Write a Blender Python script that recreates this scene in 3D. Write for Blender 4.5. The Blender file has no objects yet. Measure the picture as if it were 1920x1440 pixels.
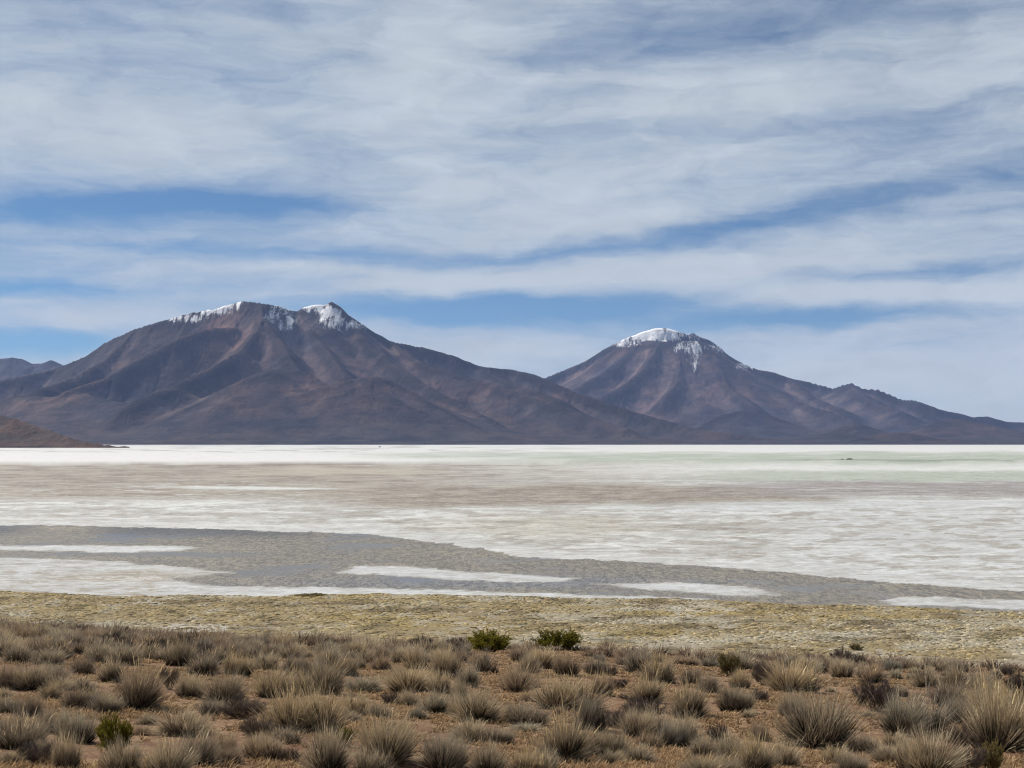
import bpy, math, random
import numpy as np
from mathutils import Vector, Matrix

# ------------------------------------------------------------------ camera
F = 2638.0                      # focal length in pixels of a 1920 wide picture
CAMZ = 30.0                     # eye height above the salt plain
HOR = 827.5                     # picture row of the true horizon
PITCH = math.atan((HOR - 720.0) / F)
sc = bpy.context.scene
COL = sc.collection
cam_d = bpy.data.cameras.new('camera'); cam = bpy.data.objects.new('camera', cam_d); COL.objects.link(cam)
cam_d.sensor_width = 36.0; cam_d.lens = F / 1920.0 * 36.0
cam_d.clip_start = 0.1; cam_d.clip_end = 90000.0
cam.location = (0, 0, CAMZ); cam.rotation_euler = (math.pi / 2 + PITCH, 0, 0)
sc.camera = cam

# ------------------------------------------------------------------ sun, sky, exposure
SUN_EL = math.radians(43.0)
SUN_AZ = math.radians(-52.0)    # measured from the view direction (+Y), negative = left
sun_dir = Vector((math.sin(SUN_AZ) * math.cos(SUN_EL), math.cos(SUN_AZ) * math.cos(SUN_EL), math.sin(SUN_EL)))
sun_d = bpy.data.lights.new('sun', 'SUN'); sun = bpy.data.objects.new('sun', sun_d); COL.objects.link(sun)
sun_d.energy = 5.0; sun_d.angle = math.radians(0.53); sun_d.color = (1.0, 0.95, 0.88)
sun.rotation_euler = sun_dir.to_track_quat('Z', 'Y').to_euler(); sun.location = (-50, 20, 120)

sc.view_settings.view_transform = 'Standard'; sc.view_settings.look = 'None'
sc.view_settings.exposure = 0.5; sc.view_settings.gamma = 1.0
sc.view_settings.use_curve_mapping = False
sc.cycles.use_denoising = True
sc.cycles.filter_width = 1.1
sc.cycles.use_adaptive_sampling = True
sc.cycles.adaptive_threshold = 0.008
sc.cycles.denoising_prefilter = 'ACCURATE'
sc.cycles.max_bounces = 6; sc.cycles.diffuse_bounces = 3; sc.cycles.transmission_bounces = 3
sc.cycles.volume_bounces = 0; sc.cycles.transparent_max_bounces = 6

SKY_BLUE = (0.46, 0.66, 0.74)
CLOUD = (0.575, 0.635, 0.68)
def build_world():
    w = bpy.data.worlds.new('World'); sc.world = w; w.use_nodes = True
    nt = w.node_tree; N = nt.nodes; L = nt.links; N.clear()
    def node(t, **kw):
        n = N.new(t)
        for k, v in kw.items(): setattr(n, k, v)
        return n
    def math_(op, a, b=None, c=None, clamp=False):
        n = node('ShaderNodeMath', operation=op); n.use_clamp = clamp
        for i, v in enumerate((a, b, c)):
            if v is None: continue
            if isinstance(v, (int, float)): n.inputs[i].default_value = v
            else: L.new(v, n.inputs[i])
        return n.outputs[0]
    out = node('ShaderNodeOutputWorld'); bg = node('ShaderNodeBackground'); bg.inputs[1].default_value = 0.071
    sky = node('ShaderNodeTexSky', sky_type='NISHITA', sun_disc=False)
    sky.sun_elevation = SUN_EL; sky.sun_rotation = SUN_AZ; sky.altitude = 4300; sky.air_density = 1.0
    sky.dust_density = 0.3; sky.ozone_density = 1.5
    tc = node('ShaderNodeTexCoord')
    sep = node('ShaderNodeSeparateXYZ'); L.new(tc.outputs['Generated'], sep.inputs[0])
    az = math_('ARCTAN2', sep.outputs[0], sep.outputs[1])
    el = math_('ARCSINE', sep.outputs[2])
    ae = node('ShaderNodeCombineXYZ'); L.new(az, ae.inputs[0]); L.new(el, ae.inputs[1])
    def noise(vec, sx, sy, detail=6, rough=0.55, off=(0, 0, 0), rot=0.0, dist=0.0):
        m = node('ShaderNodeMapping'); L.new(vec, m.inputs[0])
        m.inputs['Scale'].default_value = (sx, sy, 1); m.inputs['Location'].default_value = off
        m.inputs['Rotation'].default_value = (0, 0, rot)
        t = node('ShaderNodeTexNoise'); t.noise_dimensions = '2D'; L.new(m.outputs[0], t.inputs['Vector'])
        t.inputs['Scale'].default_value = 1.0; t.inputs['Detail'].default_value = detail
        t.inputs['Roughness'].default_value = rough; t.inputs['Distortion'].default_value = dist
        return t
    # soft warping of the layout so that no edge is a clean ellipse
    wn = noise(ae.outputs[0], 9, 26, 5, 0.6, off=(3.1, 1.7, 0))
    vs = node('ShaderNodeVectorMath', operation='SUBTRACT'); L.new(wn.outputs['Color'], vs.inputs[0]); vs.inputs[1].default_value = (.5, .5, .5)
    vm = node('ShaderNodeVectorMath', operation='MULTIPLY'); L.new(vs.outputs[0], vm.inputs[0]); vm.inputs[1].default_value = (0.10, 0.020, 0)
    va = node('ShaderNodeVectorMath', operation='ADD'); L.new(ae.outputs[0], va.inputs[0]); L.new(vm.outputs[0], va.inputs[1])
    W = va.outputs[0]
    big = noise(W, 2.6, 11, 5, 0.55, off=(1.3, 0.4, 0), rot=math.radians(2))
    mid = noise(W, 7, 45, 6, 0.6, off=(5.3, 2.4, 0), rot=math.radians(3), dist=0.3)
    fine = noise(W, 14, 130, 9, 0.68, off=(0.3, 7.4, 0), rot=math.radians(4), dist=0.4)
    wisp = noise(W, 16, 34, 7, 0.62, off=(8.3, 3.4, 0), rot=math.radians(18), dist=0.5)
    c = math_('MULTIPLY_ADD', big.outputs['Fac'], 0.95, 0.22)
    c = math_('ADD', c, math_('MULTIPLY_ADD', mid.outputs['Fac'], 0.80, -0.40))
    low = node('ShaderNodeMapRange'); L.new(el, low.inputs[0]); low.inputs[1].default_value = 0.08; low.inputs[2].default_value = 0.26; low.inputs[3].default_value = 0.52; low.inputs[4].default_value = 0.08
    c = math_('ADD', c, math_('MULTIPLY', math_('SUBTRACT', fine.outputs['Fac'], 0.5), low.outputs[0]))
    c = math_('ADD', c, math_('MULTIPLY_ADD', wisp.outputs['Fac'], 0.30, -0.15))
    # lanes of open sky (negative) and denser cloud banks (positive): px, py, half length, half height, tilt in degrees, amount
    LANES = [(300, 400, 640, 66, 1, -0.62), (470, 388, 330, 36, 0, -0.45), (120, 425, 330, 40, 0, -0.40),
             (1440, 420, 500, 54, 8, -0.90), (1080, 466, 400, 38, 6, -0.55), (1860, 350, 330, 40, 8, -0.45), (1800, 420, 300, 24, 4, -0.35),
             (980, 576, 700, 46, 0, -1.35), (860, 600, 330, 30, -4, -0.45), (1560, 600, 600, 30, 2, -1.15), (60, 648, 330, 32, 1, -1.0),
             (1700, 522, 420, 26, 1, -0.60), (90, 556, 360, 24, 1, -0.65), (640, 482, 640, 30, -1, -0.55), (200, 470, 400, 24, -1, -0.35), (640, 540, 500, 18, 2, -0.30),
             (1230, 78, 440, 90, 3, -0.40), (1640, 60, 620, 120, 0, -0.30), (150, 30, 420, 90, 0, -0.28), (1800, 250, 400, 100, 0, -0.15), (600, 55, 300, 50, 0, -0.16),
             (300, 285, 700, 90, 1, 0.42), (760, 130, 480, 120, 10, 0.26), (1420, 205, 380, 66, 2, 0.34), (1060, 330, 420, 60, 6, 0.16), (1340, 502, 360, 34, 4, 0.50), (1150, 486, 70, 12, 0, 0.22),
             (180, 602, 330, 36, 0, 0.45), (900, 660, 400, 52, 0, 0.50), (1650, 700, 700, 90, 0, 0.35), (1650, 560, 520, 22, 1, 0.40), (900, 530, 900, 20, 3, 0.50), (500, 512, 500, 16, 1, 0.25)]
    for (px, py, hl, hh, tilt, amt) in LANES:
        m = node('ShaderNodeMapping', vector_type='TEXTURE'); L.new(W, m.inputs[0])
        m.inputs['Location'].default_value = ((px - 960) / F, (HOR - py) / F, 0)
        m.inputs['Rotation'].default_value = (0, 0, math.radians(tilt)); m.inputs['Scale'].default_value = (hl / F, hh / F, 1)
        g = node('ShaderNodeTexGradient', gradient_type='QUADRATIC_SPHERE'); L.new(m.outputs[0], g.inputs[0])
        p = math_('POWER', g.outputs['Fac'], 0.75)
        c = math_('ADD', c, math_('MULTIPLY', p, amt))
    ramp = node('ShaderNodeMapRange', interpolation_type='SMOOTHSTEP'); L.new(c, ramp.inputs[0])
    ramp.inputs[1].default_value = -0.15; ramp.inputs[2].default_value = 1.05
    # the veil thins towards the zenith
    veil = node('ShaderNodeMapRange', interpolation_type='SMOOTHSTEP'); L.new(el, veil.inputs[0])
    veil.inputs[1].default_value = 0.20; veil.inputs[2].default_value = 0.80; veil.inputs[3].default_value = 0.97; veil.inputs[4].default_value = 0.12
    cov = math_('MULTIPLY', ramp.outputs[0], veil.outputs[0], clamp=True)
    tint = node('ShaderNodeMix', data_type='RGBA', blend_type='MULTIPLY'); tint.inputs[0].default_value = 1.0
    L.new(sky.outputs[0], tint.inputs[6]); tint.inputs[7].default_value = (*SKY_BLUE, 1)
    # cloud brightness varies a little with its thickness
    shade = math_('MULTIPLY_ADD', wisp.outputs['Fac'], 0.30, 0.86)
    cc = node('ShaderNodeMix', data_type='RGBA', blend_type='MULTIPLY'); cc.inputs[0].default_value = 1.0
    cc.inputs[6].default_value = (CLOUD[0] * 10, CLOUD[1] * 10, CLOUD[2] * 10, 1); L.new(shade, cc.inputs[7])
    mix = node('ShaderNodeMix', data_type='RGBA'); L.new(cov, mix.inputs[0]); L.new(tint.outputs[2], mix.inputs[6]); L.new(cc.outputs[2], mix.inputs[7])
    L.new(mix.outputs[2], bg.inputs[0]); L.new(bg.outputs[0], out.inputs[0])
build_world()

# ------------------------------------------------------------------ numpy helpers
rng = np.random.default_rng(7)
_perm = {}
def perlin(x, y, seed=0):
    if seed not in _perm:
        r = np.random.default_rng(seed + 1000)
        p = r.permutation(512); a = r.uniform(0, 2 * np.pi, 512)
        _perm[seed] = (p, np.cos(a), np.sin(a))
    p, gx, gy = _perm[seed]
    xi = np.floor(x).astype(np.int64); yi = np.floor(y).astype(np.int64)
    xf = x - xi; yf = y - yi
    u = xf * xf * xf * (xf * (xf * 6 - 15) + 10); v = yf * yf * yf * (yf * (yf * 6 - 15) + 10)
    def g(ix, iy, fx, fy):
        h = p[(p[ix & 511] + iy) & 511]
        return gx[h] * fx + gy[h] * fy
    n00 = g(xi, yi, xf, yf); n10 = g(xi + 1, yi, xf - 1, yf); n01 = g(xi, yi + 1, xf, yf - 1); n11 = g(xi + 1, yi + 1, xf - 1, yf - 1)
    a = n00 + u * (n10 - n00); b = n01 + u * (n11 - n01)
    return (a + v * (b - a)) * 1.5
def fbm(x, y, octv=4, seed=0, gain=0.5):
    s = 0.0; a = 1.0; t = 0.0
    for o in range(octv):
        s = s + a * perlin(x * 2 ** o + 17.3 * o, y * 2 ** o - 9.1 * o, seed + o); t += a; a *= gain
    return s / t
def ridged(x, y, octv=4, seed=0, gain=0.5):
    s = 0.0; a = 1.0; t = 0.0
    for o in range(octv):
        s = s + a * (1 - np.abs(perlin(x * 2 ** o + 7.7 * o, y * 2 ** o + 3.3 * o, seed + o)) * 1.7); t += a; a *= gain
    return s / t
def sstep(a, b, x):
    t = np.clip((x - a) / (b - a), 0, 1); return t * t * (3 - 2 * t)
def make_mesh(name, V, FA, smooth=True, attrs=None):
    me = bpy.data.meshes.new(name); V = np.ascontiguousarray(V, dtype=np.float32); FA = np.ascontiguousarray(FA, dtype=np.int32)
    me.vertices.add(len(V)); me.vertices.foreach_set('co', V.ravel())
    me.loops.add(FA.size); me.loops.foreach_set('vertex_index', FA.ravel())
    me.polygons.add(len(FA)); me.polygons.foreach_set('loop_start', np.arange(0, FA.size, FA.shape[1], dtype=np.int32))
    me.polygons.foreach_set('use_smooth', np.full(len(FA), smooth, dtype=bool))
    me.update(calc_edges=True)
    for k, a in (attrs or {}).items():
        a = np.asarray(a, dtype=np.float32)
        if a.ndim == 1:
            at = me.attributes.new(k, 'FLOAT', 'POINT'); at.data.foreach_set('value', a)
        else:
            if a.shape[1] == 3: a = np.concatenate([a, np.ones((len(a), 1), np.float32)], 1)
            at = me.attributes.new(k, 'FLOAT_COLOR', 'POINT'); at.data.foreach_set('color', np.ascontiguousarray(a).ravel())
    return me
def grid_faces(nr, nc):
    i = np.arange(nr - 1)[:, None] * nc + np.arange(nc - 1)[None, :]
    return np.stack([i, i + 1, i + nc + 1, i + nc], -1).reshape(-1, 4)
def link(name, me, mat, parent=None):
    o = bpy.data.objects.new(name, me); COL.objects.link(o)
    if mat is not None and me is not None and not me.materials: me.materials.append(mat)
    if parent is not None: o.parent = parent
    return o
def tag(o, label=None, cat=None, group=None, kind=None):
    if label: o['label'] = label
    if cat: o['category'] = cat
    if group: o['group'] = group
    if kind: o['kind'] = kind
    return o
CA, SA = math.cos(PITCH), math.sin(PITCH)
def ray(px, py):
    u = (np.asarray(px, float) - 960) / F; v = (720 - np.asarray(py, float)) / F
    return u, CA - v * SA, v * CA + SA           # x, y, z of the viewing direction
def on_plain(px, py):
    x, y, z = ray(px, py); t = -CAMZ / z; return x * t, y * t
def to_px(X, Y, Z):
    z = Z - CAMZ; d = Y * CA + z * SA; v = (-Y * SA + z * CA) / d
    return 960 + F * X / d, 720 - F * v
def at_dist(px, py, D):
    x, y, z = ray(px, py); t = D / y; return x * t, y * t, CAMZ + z * t

# ------------------------------------------------------------------ materials
def new_mat(name):
    m = bpy.data.materials.new(name); m.use_nodes = True
    nt = m.node_tree; nt.nodes.clear()
    return m, nt, nt.nodes, nt.links
ALBEDO = 0.78                   # common scale of the ground colours below
class MB:
    """small node helper"""
    def __init__(s, name):
        s.m, s.nt, s.N, s.L = new_mat(name); s.out = s.N.new('ShaderNodeOutputMaterial')
    def n(s, t, **kw):
        n = s.N.new(t)
        for k, v in kw.items(): setattr(n, k, v)
        return n
    def set(s, sock, v):
        if isinstance(v, bpy.types.NodeSocket): s.L.new(v, sock)
        else: sock.default_value = v
    def attr(s, name, out='Color'):
        a = s.n('ShaderNodeAttribute', attribute_name=name); return a.outputs[out]
    def noise(s, scale, detail=5, rough=0.6, vec=None, stretch=None, dist=0.0):
        t = s.n('ShaderNodeTexNoise'); t.inputs['Scale'].default_value = scale; t.inputs['Detail'].default_value = detail; t.inputs['Roughness'].default_value = rough
        t.inputs['Distortion'].default_value = dist
        if vec is None:
            g = s.n('ShaderNodeNewGeometry'); vec = g.outputs['Position']
        if stretch:
            mp = s.n('ShaderNodeMapping'); s.L.new(vec, mp.inputs[0]); mp.inputs['Scale'].default_value = stretch; vec = mp.outputs[0]
        s.L.new(vec, t.inputs['Vector']); return t.outputs['Fac']
    def math(s, op, a, b=None, clamp=False):
        n = s.n('ShaderNodeMath', operation=op); n.use_clamp = clamp; s.set(n.inputs[0], a)
        if b is not None: s.set(n.inputs[1], b)
        return n.outputs[0]
    def rng(s, v, a, b, c=0.0, d=1.0, smooth=True):
        n = s.n('ShaderNodeMapRange', interpolation_type='SMOOTHSTEP' if smooth else 'LINEAR'); s.set(n.inputs[0], v)
        for i, k in enumerate((a, b, c, d)): n.inputs[i + 1].default_value = k
        return n.outputs[0]
    def mix(s, f, a, b, blend='MIX'):
        n = s.n('ShaderNodeMix', data_type='RGBA', blend_type=blend); s.set(n.inputs[0], f)
        for i, v in ((6, a), (7, b)):
            s.set(n.inputs[i], (*v, 1) if isinstance(v, tuple) and len(v) == 3 else v)
        return n.outputs[2]
    def bump(s, h, strength, dist):
        b = s.n('ShaderNodeBump'); b.inputs['Strength'].default_value = strength; b.inputs['Distance'].default_value = dist; s.L.new(h, b.inputs['Height']); return b.outputs[0]
    def principled(s, col, rough=0.9, normal=None, spec=0.3):
        p = s.n('ShaderNodeBsdfPrincipled'); s.set(p.inputs['Base Color'], s.mix(1.0, col, (ALBEDO,) * 3, 'MULTIPLY')); s.set(p.inputs['Roughness'], rough)
        p.inputs['Specular IOR Level'].default_value = spec
        if normal is not None: s.L.new(normal, p.inputs['Normal'])
        s.L.new(p.outputs[0], s.out.inputs[0]); return p

def mat_soil():
    b = MB('red brown soil with dry turf')
    big = b.noise(0.35, 4, 0.6); mid = b.noise(2.2, 5, 0.65); fine = b.noise(16, 5, 0.7); fleck = b.noise(24, 4, 0.65, stretch=(0.6, 1, 1))
    soil = b.mix(b.rng(fine, 0.35, 0.7), (0.112, 0.054, 0.032), (0.240, 0.126, 0.074))
    turf = b.mix(b.rng(fleck, 0.42, 0.58), (0.150, 0.084, 0.046), (0.44, 0.300, 0.165))
    f = b.math('ADD', b.math('MULTIPLY', big, 0.5), b.math('ADD', b.math('MULTIPLY', mid, 0.5), b.math('MULTIPLY', fine, 0.35)))
    c = b.mix(b.rng(f, 0.52, 0.80), soil, turf)
    hgt = b.math('ADD', b.math('MULTIPLY', fine, 0.6), b.math('MULTIPLY', fleck, 0.5))
    b.principled(c, 0.95, b.bump(hgt, 0.9, 0.05), 0.1); return b.m
def mat_attr(name, rough=0.9, n1=8.0, amt=0.25, bump=0.0, bd=0.05, spec=0.2):
    b = MB(name); c = b.attr('col'); n = b.noise(n1, 5, 0.65)
    c = b.mix(1.0, c, b.mix(n, (1 - amt,) * 3, (1 + amt,) * 3), 'MULTIPLY')
    b.principled(c, rough, b.bump(n, bump, bd) if bump else None, spec); return b.m
def mat_salt():
    b = MB('salt crust and mud'); c = b.attr('col')
    n1 = b.noise(0.35, 6, 0.65); n2 = b.noise(0.045, 6, 0.6, dist=0.6); n3 = b.noise(1.6, 4, 0.6)
    v = b.math('ADD', b.math('MULTIPLY', n1, 0.5), b.math('MULTIPLY', n2, 0.5))
    c = b.mix(1.0, c, b.mix(b.rng(v, 0.3, 0.7), (0.80, 0.79, 0.775), (1.08, 1.085, 1.08)), 'MULTIPLY')
    p1 = b.rng(b.noise(0.16, 6, 0.62, dist=0.8), 0.49, 0.57); p2 = b.rng(b.noise(0.5, 5, 0.6, dist=0.5), 0.50, 0.56); ln_ = b.rng(b.math('ABSOLUTE', b.math('SUBTRACT', b.noise(0.06, 5, 0.6, dist=1.5), 0.5)), 0.018, 0.004); p3 = b.rng(b.noise(0.055, 6, 0.6, dist=1.0), 0.54, 0.60)
    c = b.mix(b.math('MULTIPLY', p1, 0.40), c, b.mix(1.0, c, (0.70, 0.67, 0.62), 'MULTIPLY')); c = b.mix(b.math('MULTIPLY', p2, 0.34), c, b.mix(1.0, c, (0.76, 0.75, 0.73), 'MULTIPLY'))
    c = b.mix(b.math('MULTIPLY', p3, 0.5), c, b.mix(1.0, c, (0.74, 0.69, 0.62), 'MULTIPLY'))
    c = b.mix(b.math('MULTIPLY', ln_, 0.45), c, (0.66, 0.66, 0.65))
    h = b.math('ADD', n1, b.math('MULTIPLY', n3, 0.5))
    b.principled(c, 0.85, b.bump(h, 0.35, 0.10), 0.25); return b.m
def mat_water():
    b = MB('shallow rippled water over mud'); c = b.attr('col')
    r1 = b.noise(0.75, 3, 0.6, stretch=(1.0, 0.30, 1), dist=1.2); r2 = b.noise(2.6, 2, 0.5, stretch=(1, 0.5, 1)); patch = b.noise(0.03, 4, 0.6)
    mud = b.mix(b.rng(r1, 0.38, 0.62), b.mix(1.0, c, (0.84, 0.84, 0.85), 'MULTIPLY'), b.mix(1.0, c, (1.55, 1.50, 1.40), 'MULTIPLY'))  # light and dark sides of the ripples are put into the colour
    mud = b.mix(b.rng(patch, 0.52, 0.66), mud, b.mix(1.0, c, (1.12, 1.14, 1.18), 'MULTIPLY'))  # smooth stretches: no ripple contrast, a bluish reflection tint instead
    h = b.math('ADD', r1, b.math('MULTIPLY', r2, 0.4))
    p = b.principled(mud, b.rng(patch, 0.48, 0.66, 0.5, 0.26), b.bump(h, 0.9, 0.30), 0.28)
    p.inputs['IOR'].default_value = 1.33; return b.m
def mat_rock():
    b = MB('volcanic rock scree and snow'); c = b.attr('col'); snow = b.attr('snow', 'Fac')
    n1 = b.noise(0.0035, 7, 0.65); n2 = b.noise(0.018, 5, 0.65); n3 = b.noise(0.05, 4, 0.6)
    v = b.math('ADD', b.math('MULTIPLY', n1, 0.75), b.math('MULTIPLY', n2, 0.25))
    c = b.mix(1.0, c, b.mix(b.rng(v, 0.38, 0.62), (0.55, 0.59, 0.68), (1.55, 1.38, 1.28)), 'MULTIPLY')
    c = b.mix(1.0, c, b.mix(b.rng(n3, 0.35, 0.6), (0.92,) * 3, (1.06,) * 3), 'MULTIPLY')
    sn = b.math('ADD', b.math('MULTIPLY', b.math('SUBTRACT', b.noise(0.026, 6, 0.75, stretch=(1, 0.18, 0.18)), 0.5), 2.6), b.math('MULTIPLY', b.math('SUBTRACT', b.noise(0.035, 6, 0.75), 0.5), 1.2))
    s = b.math('MULTIPLY', b.rng(b.math('ADD', snow, sn), 0.34, 0.86), b.rng(snow, 0.03, 0.22))
    c = b.mix(b.math('MULTIPLY', s, 0.96), c, (1.0, 1.0, 1.0))
    h = b.math('ADD', b.math('MULTIPLY', n1, 1.0), b.math('MULTIPLY', n2, 0.22))
    b.principled(c, 0.95, b.bump(h, 0.75, 60.0), 0.05); return b.m
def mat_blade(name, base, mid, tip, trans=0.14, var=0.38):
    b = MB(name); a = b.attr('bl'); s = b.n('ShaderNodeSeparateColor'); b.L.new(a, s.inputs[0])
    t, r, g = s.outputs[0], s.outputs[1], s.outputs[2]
    c = b.mix(b.rng(t, 0.08, 0.62), base, mid); c = b.mix(b.rng(t, 0.50, 0.95), c, tip)  # in tussock grasses, dark feet and pale tips also carry painted shade and light
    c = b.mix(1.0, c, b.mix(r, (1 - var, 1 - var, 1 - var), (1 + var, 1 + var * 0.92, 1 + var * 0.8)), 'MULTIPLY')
    oi = b.n('ShaderNodeObjectInfo')
    c = b.mix(1.0, c, b.mix(oi.outputs['Random'], (0.74, 0.75, 0.79), (1.24, 1.20, 1.12)), 'MULTIPLY')
    c = b.mix(1.0, c, (0.94, 0.93, 0.91), 'MULTIPLY')
    d = b.n('ShaderNodeBsdfDiffuse'); b.L.new(c, d.inputs[0]); tr = b.n('ShaderNodeBsdfTranslucent'); b.L.new(c, tr.inputs[0])
    mx = b.n('ShaderNodeMixShader'); mx.inputs[0].default_value = trans; b.L.new(d.outputs[0], mx.inputs[1]); b.L.new(tr.outputs[0], mx.inputs[2])
    b.L.new(mx.outputs[0], b.out.inputs[0]); return b.m
M = {'soil': mat_soil(), 'salt': mat_salt(), 'water': mat_water(), 'rock': mat_rock(),
     'pasture': mat_attr('pasture ground', 0.95, 1.4, 0.35, 0.5, 0.1), 'clump': mat_attr('tufted pasture', 0.95, 5.0, 0.35, 0.6, 0.06, 0.05),
     'stone': mat_attr('dark stone', 0.9, 2.0, 0.3),
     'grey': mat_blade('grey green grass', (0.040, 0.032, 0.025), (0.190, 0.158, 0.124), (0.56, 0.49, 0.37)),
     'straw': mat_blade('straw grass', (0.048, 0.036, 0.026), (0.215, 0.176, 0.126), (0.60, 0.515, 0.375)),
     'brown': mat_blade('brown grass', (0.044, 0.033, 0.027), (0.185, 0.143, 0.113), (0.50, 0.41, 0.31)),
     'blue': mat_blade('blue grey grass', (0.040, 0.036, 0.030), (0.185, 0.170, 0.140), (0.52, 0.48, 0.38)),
     'dark': mat_blade('dark twigs', (0.060, 0.048, 0.044), (0.115, 0.094, 0.086), (0.20, 0.165, 0.145), 0.1),
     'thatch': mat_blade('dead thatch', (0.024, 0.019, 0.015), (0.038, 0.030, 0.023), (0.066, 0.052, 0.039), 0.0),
     'stalk': mat_blade('seed stalks', (0.24, 0.18, 0.11), (0.42, 0.33, 0.19), (0.60, 0.49, 0.30)),
     'green': mat_blade('olive green leaves', (0.075, 0.070, 0.014), (0.150, 0.136, 0.020), (0.30, 0.265, 0.040), 0.3),
     'olive': mat_blade('yellow green leaves', (0.085, 0.072, 0.030), (0.165, 0.138, 0.060), (0.31, 0.255, 0.125), 0.2),
     'dark_leaf': mat_blade('dark olive leaves', (0.10, 0.082, 0.042), (0.16, 0.132, 0.066), (0.26, 0.215, 0.11), 0.1),
     'bark': mat_blade('bark', (0.06, 0.045, 0.035), (0.08, 0.06, 0.045), (0.09, 0.07, 0.05), 0.0),
     'turf': mat_blade('dry turf', (0.20, 0.120, 0.070), (0.40, 0.28, 0.165), (0.66, 0.51, 0.32), 0.2)}

# ------------------------------------------------------------------ hillside under the camera
def hill_z(x, y, detail=True):
    x = np.asarray(x, float); y = np.asarray(y, float)
    z = CAMZ - 1.7 - 0.115 * y - 0.04 * x
    crest = 62.0 + 2.5 * np.sin(x * 0.11) + 1.5 * np.sin(x * 0.31 + 1)
    z = z - 0.15 * 4.0 * np.logaddexp(0, (y - crest) / 4.0)
    if detail: z = z + 0.10 * fbm(x * 0.16, y * 0.16, 3, 21) + 0.035 * fbm(x * 0.9, y * 0.9, 3, 25)
    return z
def on_hill(px, py):
    for tries in range(60):                      # a ray that passes over the crest is lowered until it lands
        dx, dy, dz = ray(px, py + 2 * tries); t = np.linspace(6.0, 75.0, 900); hit = CAMZ + dz * t <= hill_z(dx * t, dy * t)
        if hit.any(): break
    k = int(np.argmax(hit)); lo, hi = t[max(k - 1, 0)], t[k]
    for n in (60, 30):
        t = np.linspace(lo, hi, n); k = int(np.argmax(CAMZ + dz * t <= hill_z(dx * t, dy * t))); lo, hi = t[max(k - 1, 0)], t[k]
    return dx * hi, dy * hi
def build_hill():
    ys = np.concatenate([np.linspace(-60, 8, 30), np.linspace(8.5, 72, 260), np.linspace(73, 160, 40)])
    us = np.concatenate([np.linspace(-1, -0.56, 12), np.linspace(-0.55, 0.55, 200), np.linspace(0.56, 1, 12)])
    wid = np.maximum(np.abs(ys), 0) * 0.95 + 28
    X = us[None, :] * wid[:, None]; Y = np.repeat(ys[:, None], len(us), 1); Z = hill_z(X, Y)
    V = np.stack([X, Y, Z], -1).reshape(-1, 3)
    o = link('hillside', make_mesh('hillside', V, grid_faces(len(ys), len(us))), M['soil'])
    tag(o, 'red brown earth slope with dry turf in the foreground', kind='structure')
build_hill()

# ------------------------------------------------------------------ salt flat, water, pasture
SHORE = np.array([(-900, 1085), (-300, 1098), (0, 1108), (100, 1112), (230, 1118), (500, 1116), (700, 1115), (1000, 1119), (1200, 1123), (1400, 1128), (1500, 1134), (1650, 1138), (1920, 1147), (2300, 1160), (2900, 1180)], float)
POOL_TOP = np.array([(-900, 978), (0, 984), (200, 988), (400, 993), (600, 998), (700, 1003), (800, 1014), (900, 1028), (960, 1043), (1100, 1050), (1300, 1060), (1440, 1071), (1540, 1080), (1640, 1090), (1780, 1100), (1920, 1110), (2900, 1150)], float)
BARS = [[(640, 1069), (665, 1061), (740, 1060), (850, 1069), (960, 1075), (1080, 1083), (1060, 1090), (960, 1092), (850, 1086), (720, 1079), (640, 1075)],
        [(1120, 1095), (1250, 1091), (1380, 1097), (1440, 1107), (1462, 1116), (1400, 1118), (1280, 1110), (1150, 1101)],
        [(1640, 1125), (1700, 1117), (1800, 1120), (1960, 1126), (2400, 1140), (2400, 1160), (1960, 1146), (1800, 1138), (1680, 1133)],
        [(-900, 1018), (0, 1021), (150, 1022), (330, 1023), (395, 1027), (330, 1034), (200, 1036), (80, 1033), (0, 1031), (-900, 1030)],
        [(-900, 1040), (0, 1045), (150, 1049), (300, 1058), (440, 1074), (330, 1084), (380, 1100), (460, 1120), (230, 1125), (-900, 1110)],
        [(380, 1098), (560, 1099), (700, 1102), (960, 1110), (1340, 1122), (1300, 1127), (960, 1124), (700, 1122), (380, 1122)]]
def seg_sd(px, py, poly, asp):
    """signed distance (positive inside) to a polygon, x squeezed by asp, in picture rows"""
    P = np.array(poly, float); x = px * asp; xs = P[:, 0] * asp; ysq = P[:, 1]
    d = np.full(px.shape, 1e9); ins = np.zeros(px.shape, bool)
    for i in range(len(P)):
        j = (i + 1) % len(P); ax, ay, bx, by = xs[i], ysq[i], xs[j], ysq[j]
        dx, dy = bx - ax, by - ay; t = np.clip(((x - ax) * dx + (py - ay) * dy) / (dx * dx + dy * dy + 1e-9), 0, 1)
        d = np.minimum(d, np.hypot(x - ax - t * dx, py - ay - t * dy))
        c = (ay > py) != (by > py); ins ^= c & (x < (bx - ax) * (py - ay) / (by - ay + 1e-12) + ax)
    return np.where(ins, d, -d)
def mixc(c, col, m): return c + (np.array(col) - c) * m[:, None]
def blob(px, py, cx, cy, rx, ry, soft=0.5): return sstep(1 + soft, 1 - soft, np.hypot((px - cx) / rx, (py - cy) / ry))
def pool_mask(px, py):
    wy = py + 3.0 * fbm(px * 0.012, py * 0.05, 4, 61) + 3.4 * fbm(px * 0.035, py * 0.35, 4, 66, 0.65); wx = px + 26 * fbm(px * 0.014, py * 0.10, 3, 63)
    top = np.interp(wx, POOL_TOP[:, 0], POOL_TOP[:, 1])
    m = sstep(-0.8, 0.8, wy - top)
    for b in BARS:
        d = seg_sd(wx, wy, b, 0.12); m = m * (1 - sstep(-5.5, 3.5, d))
    return m
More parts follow.
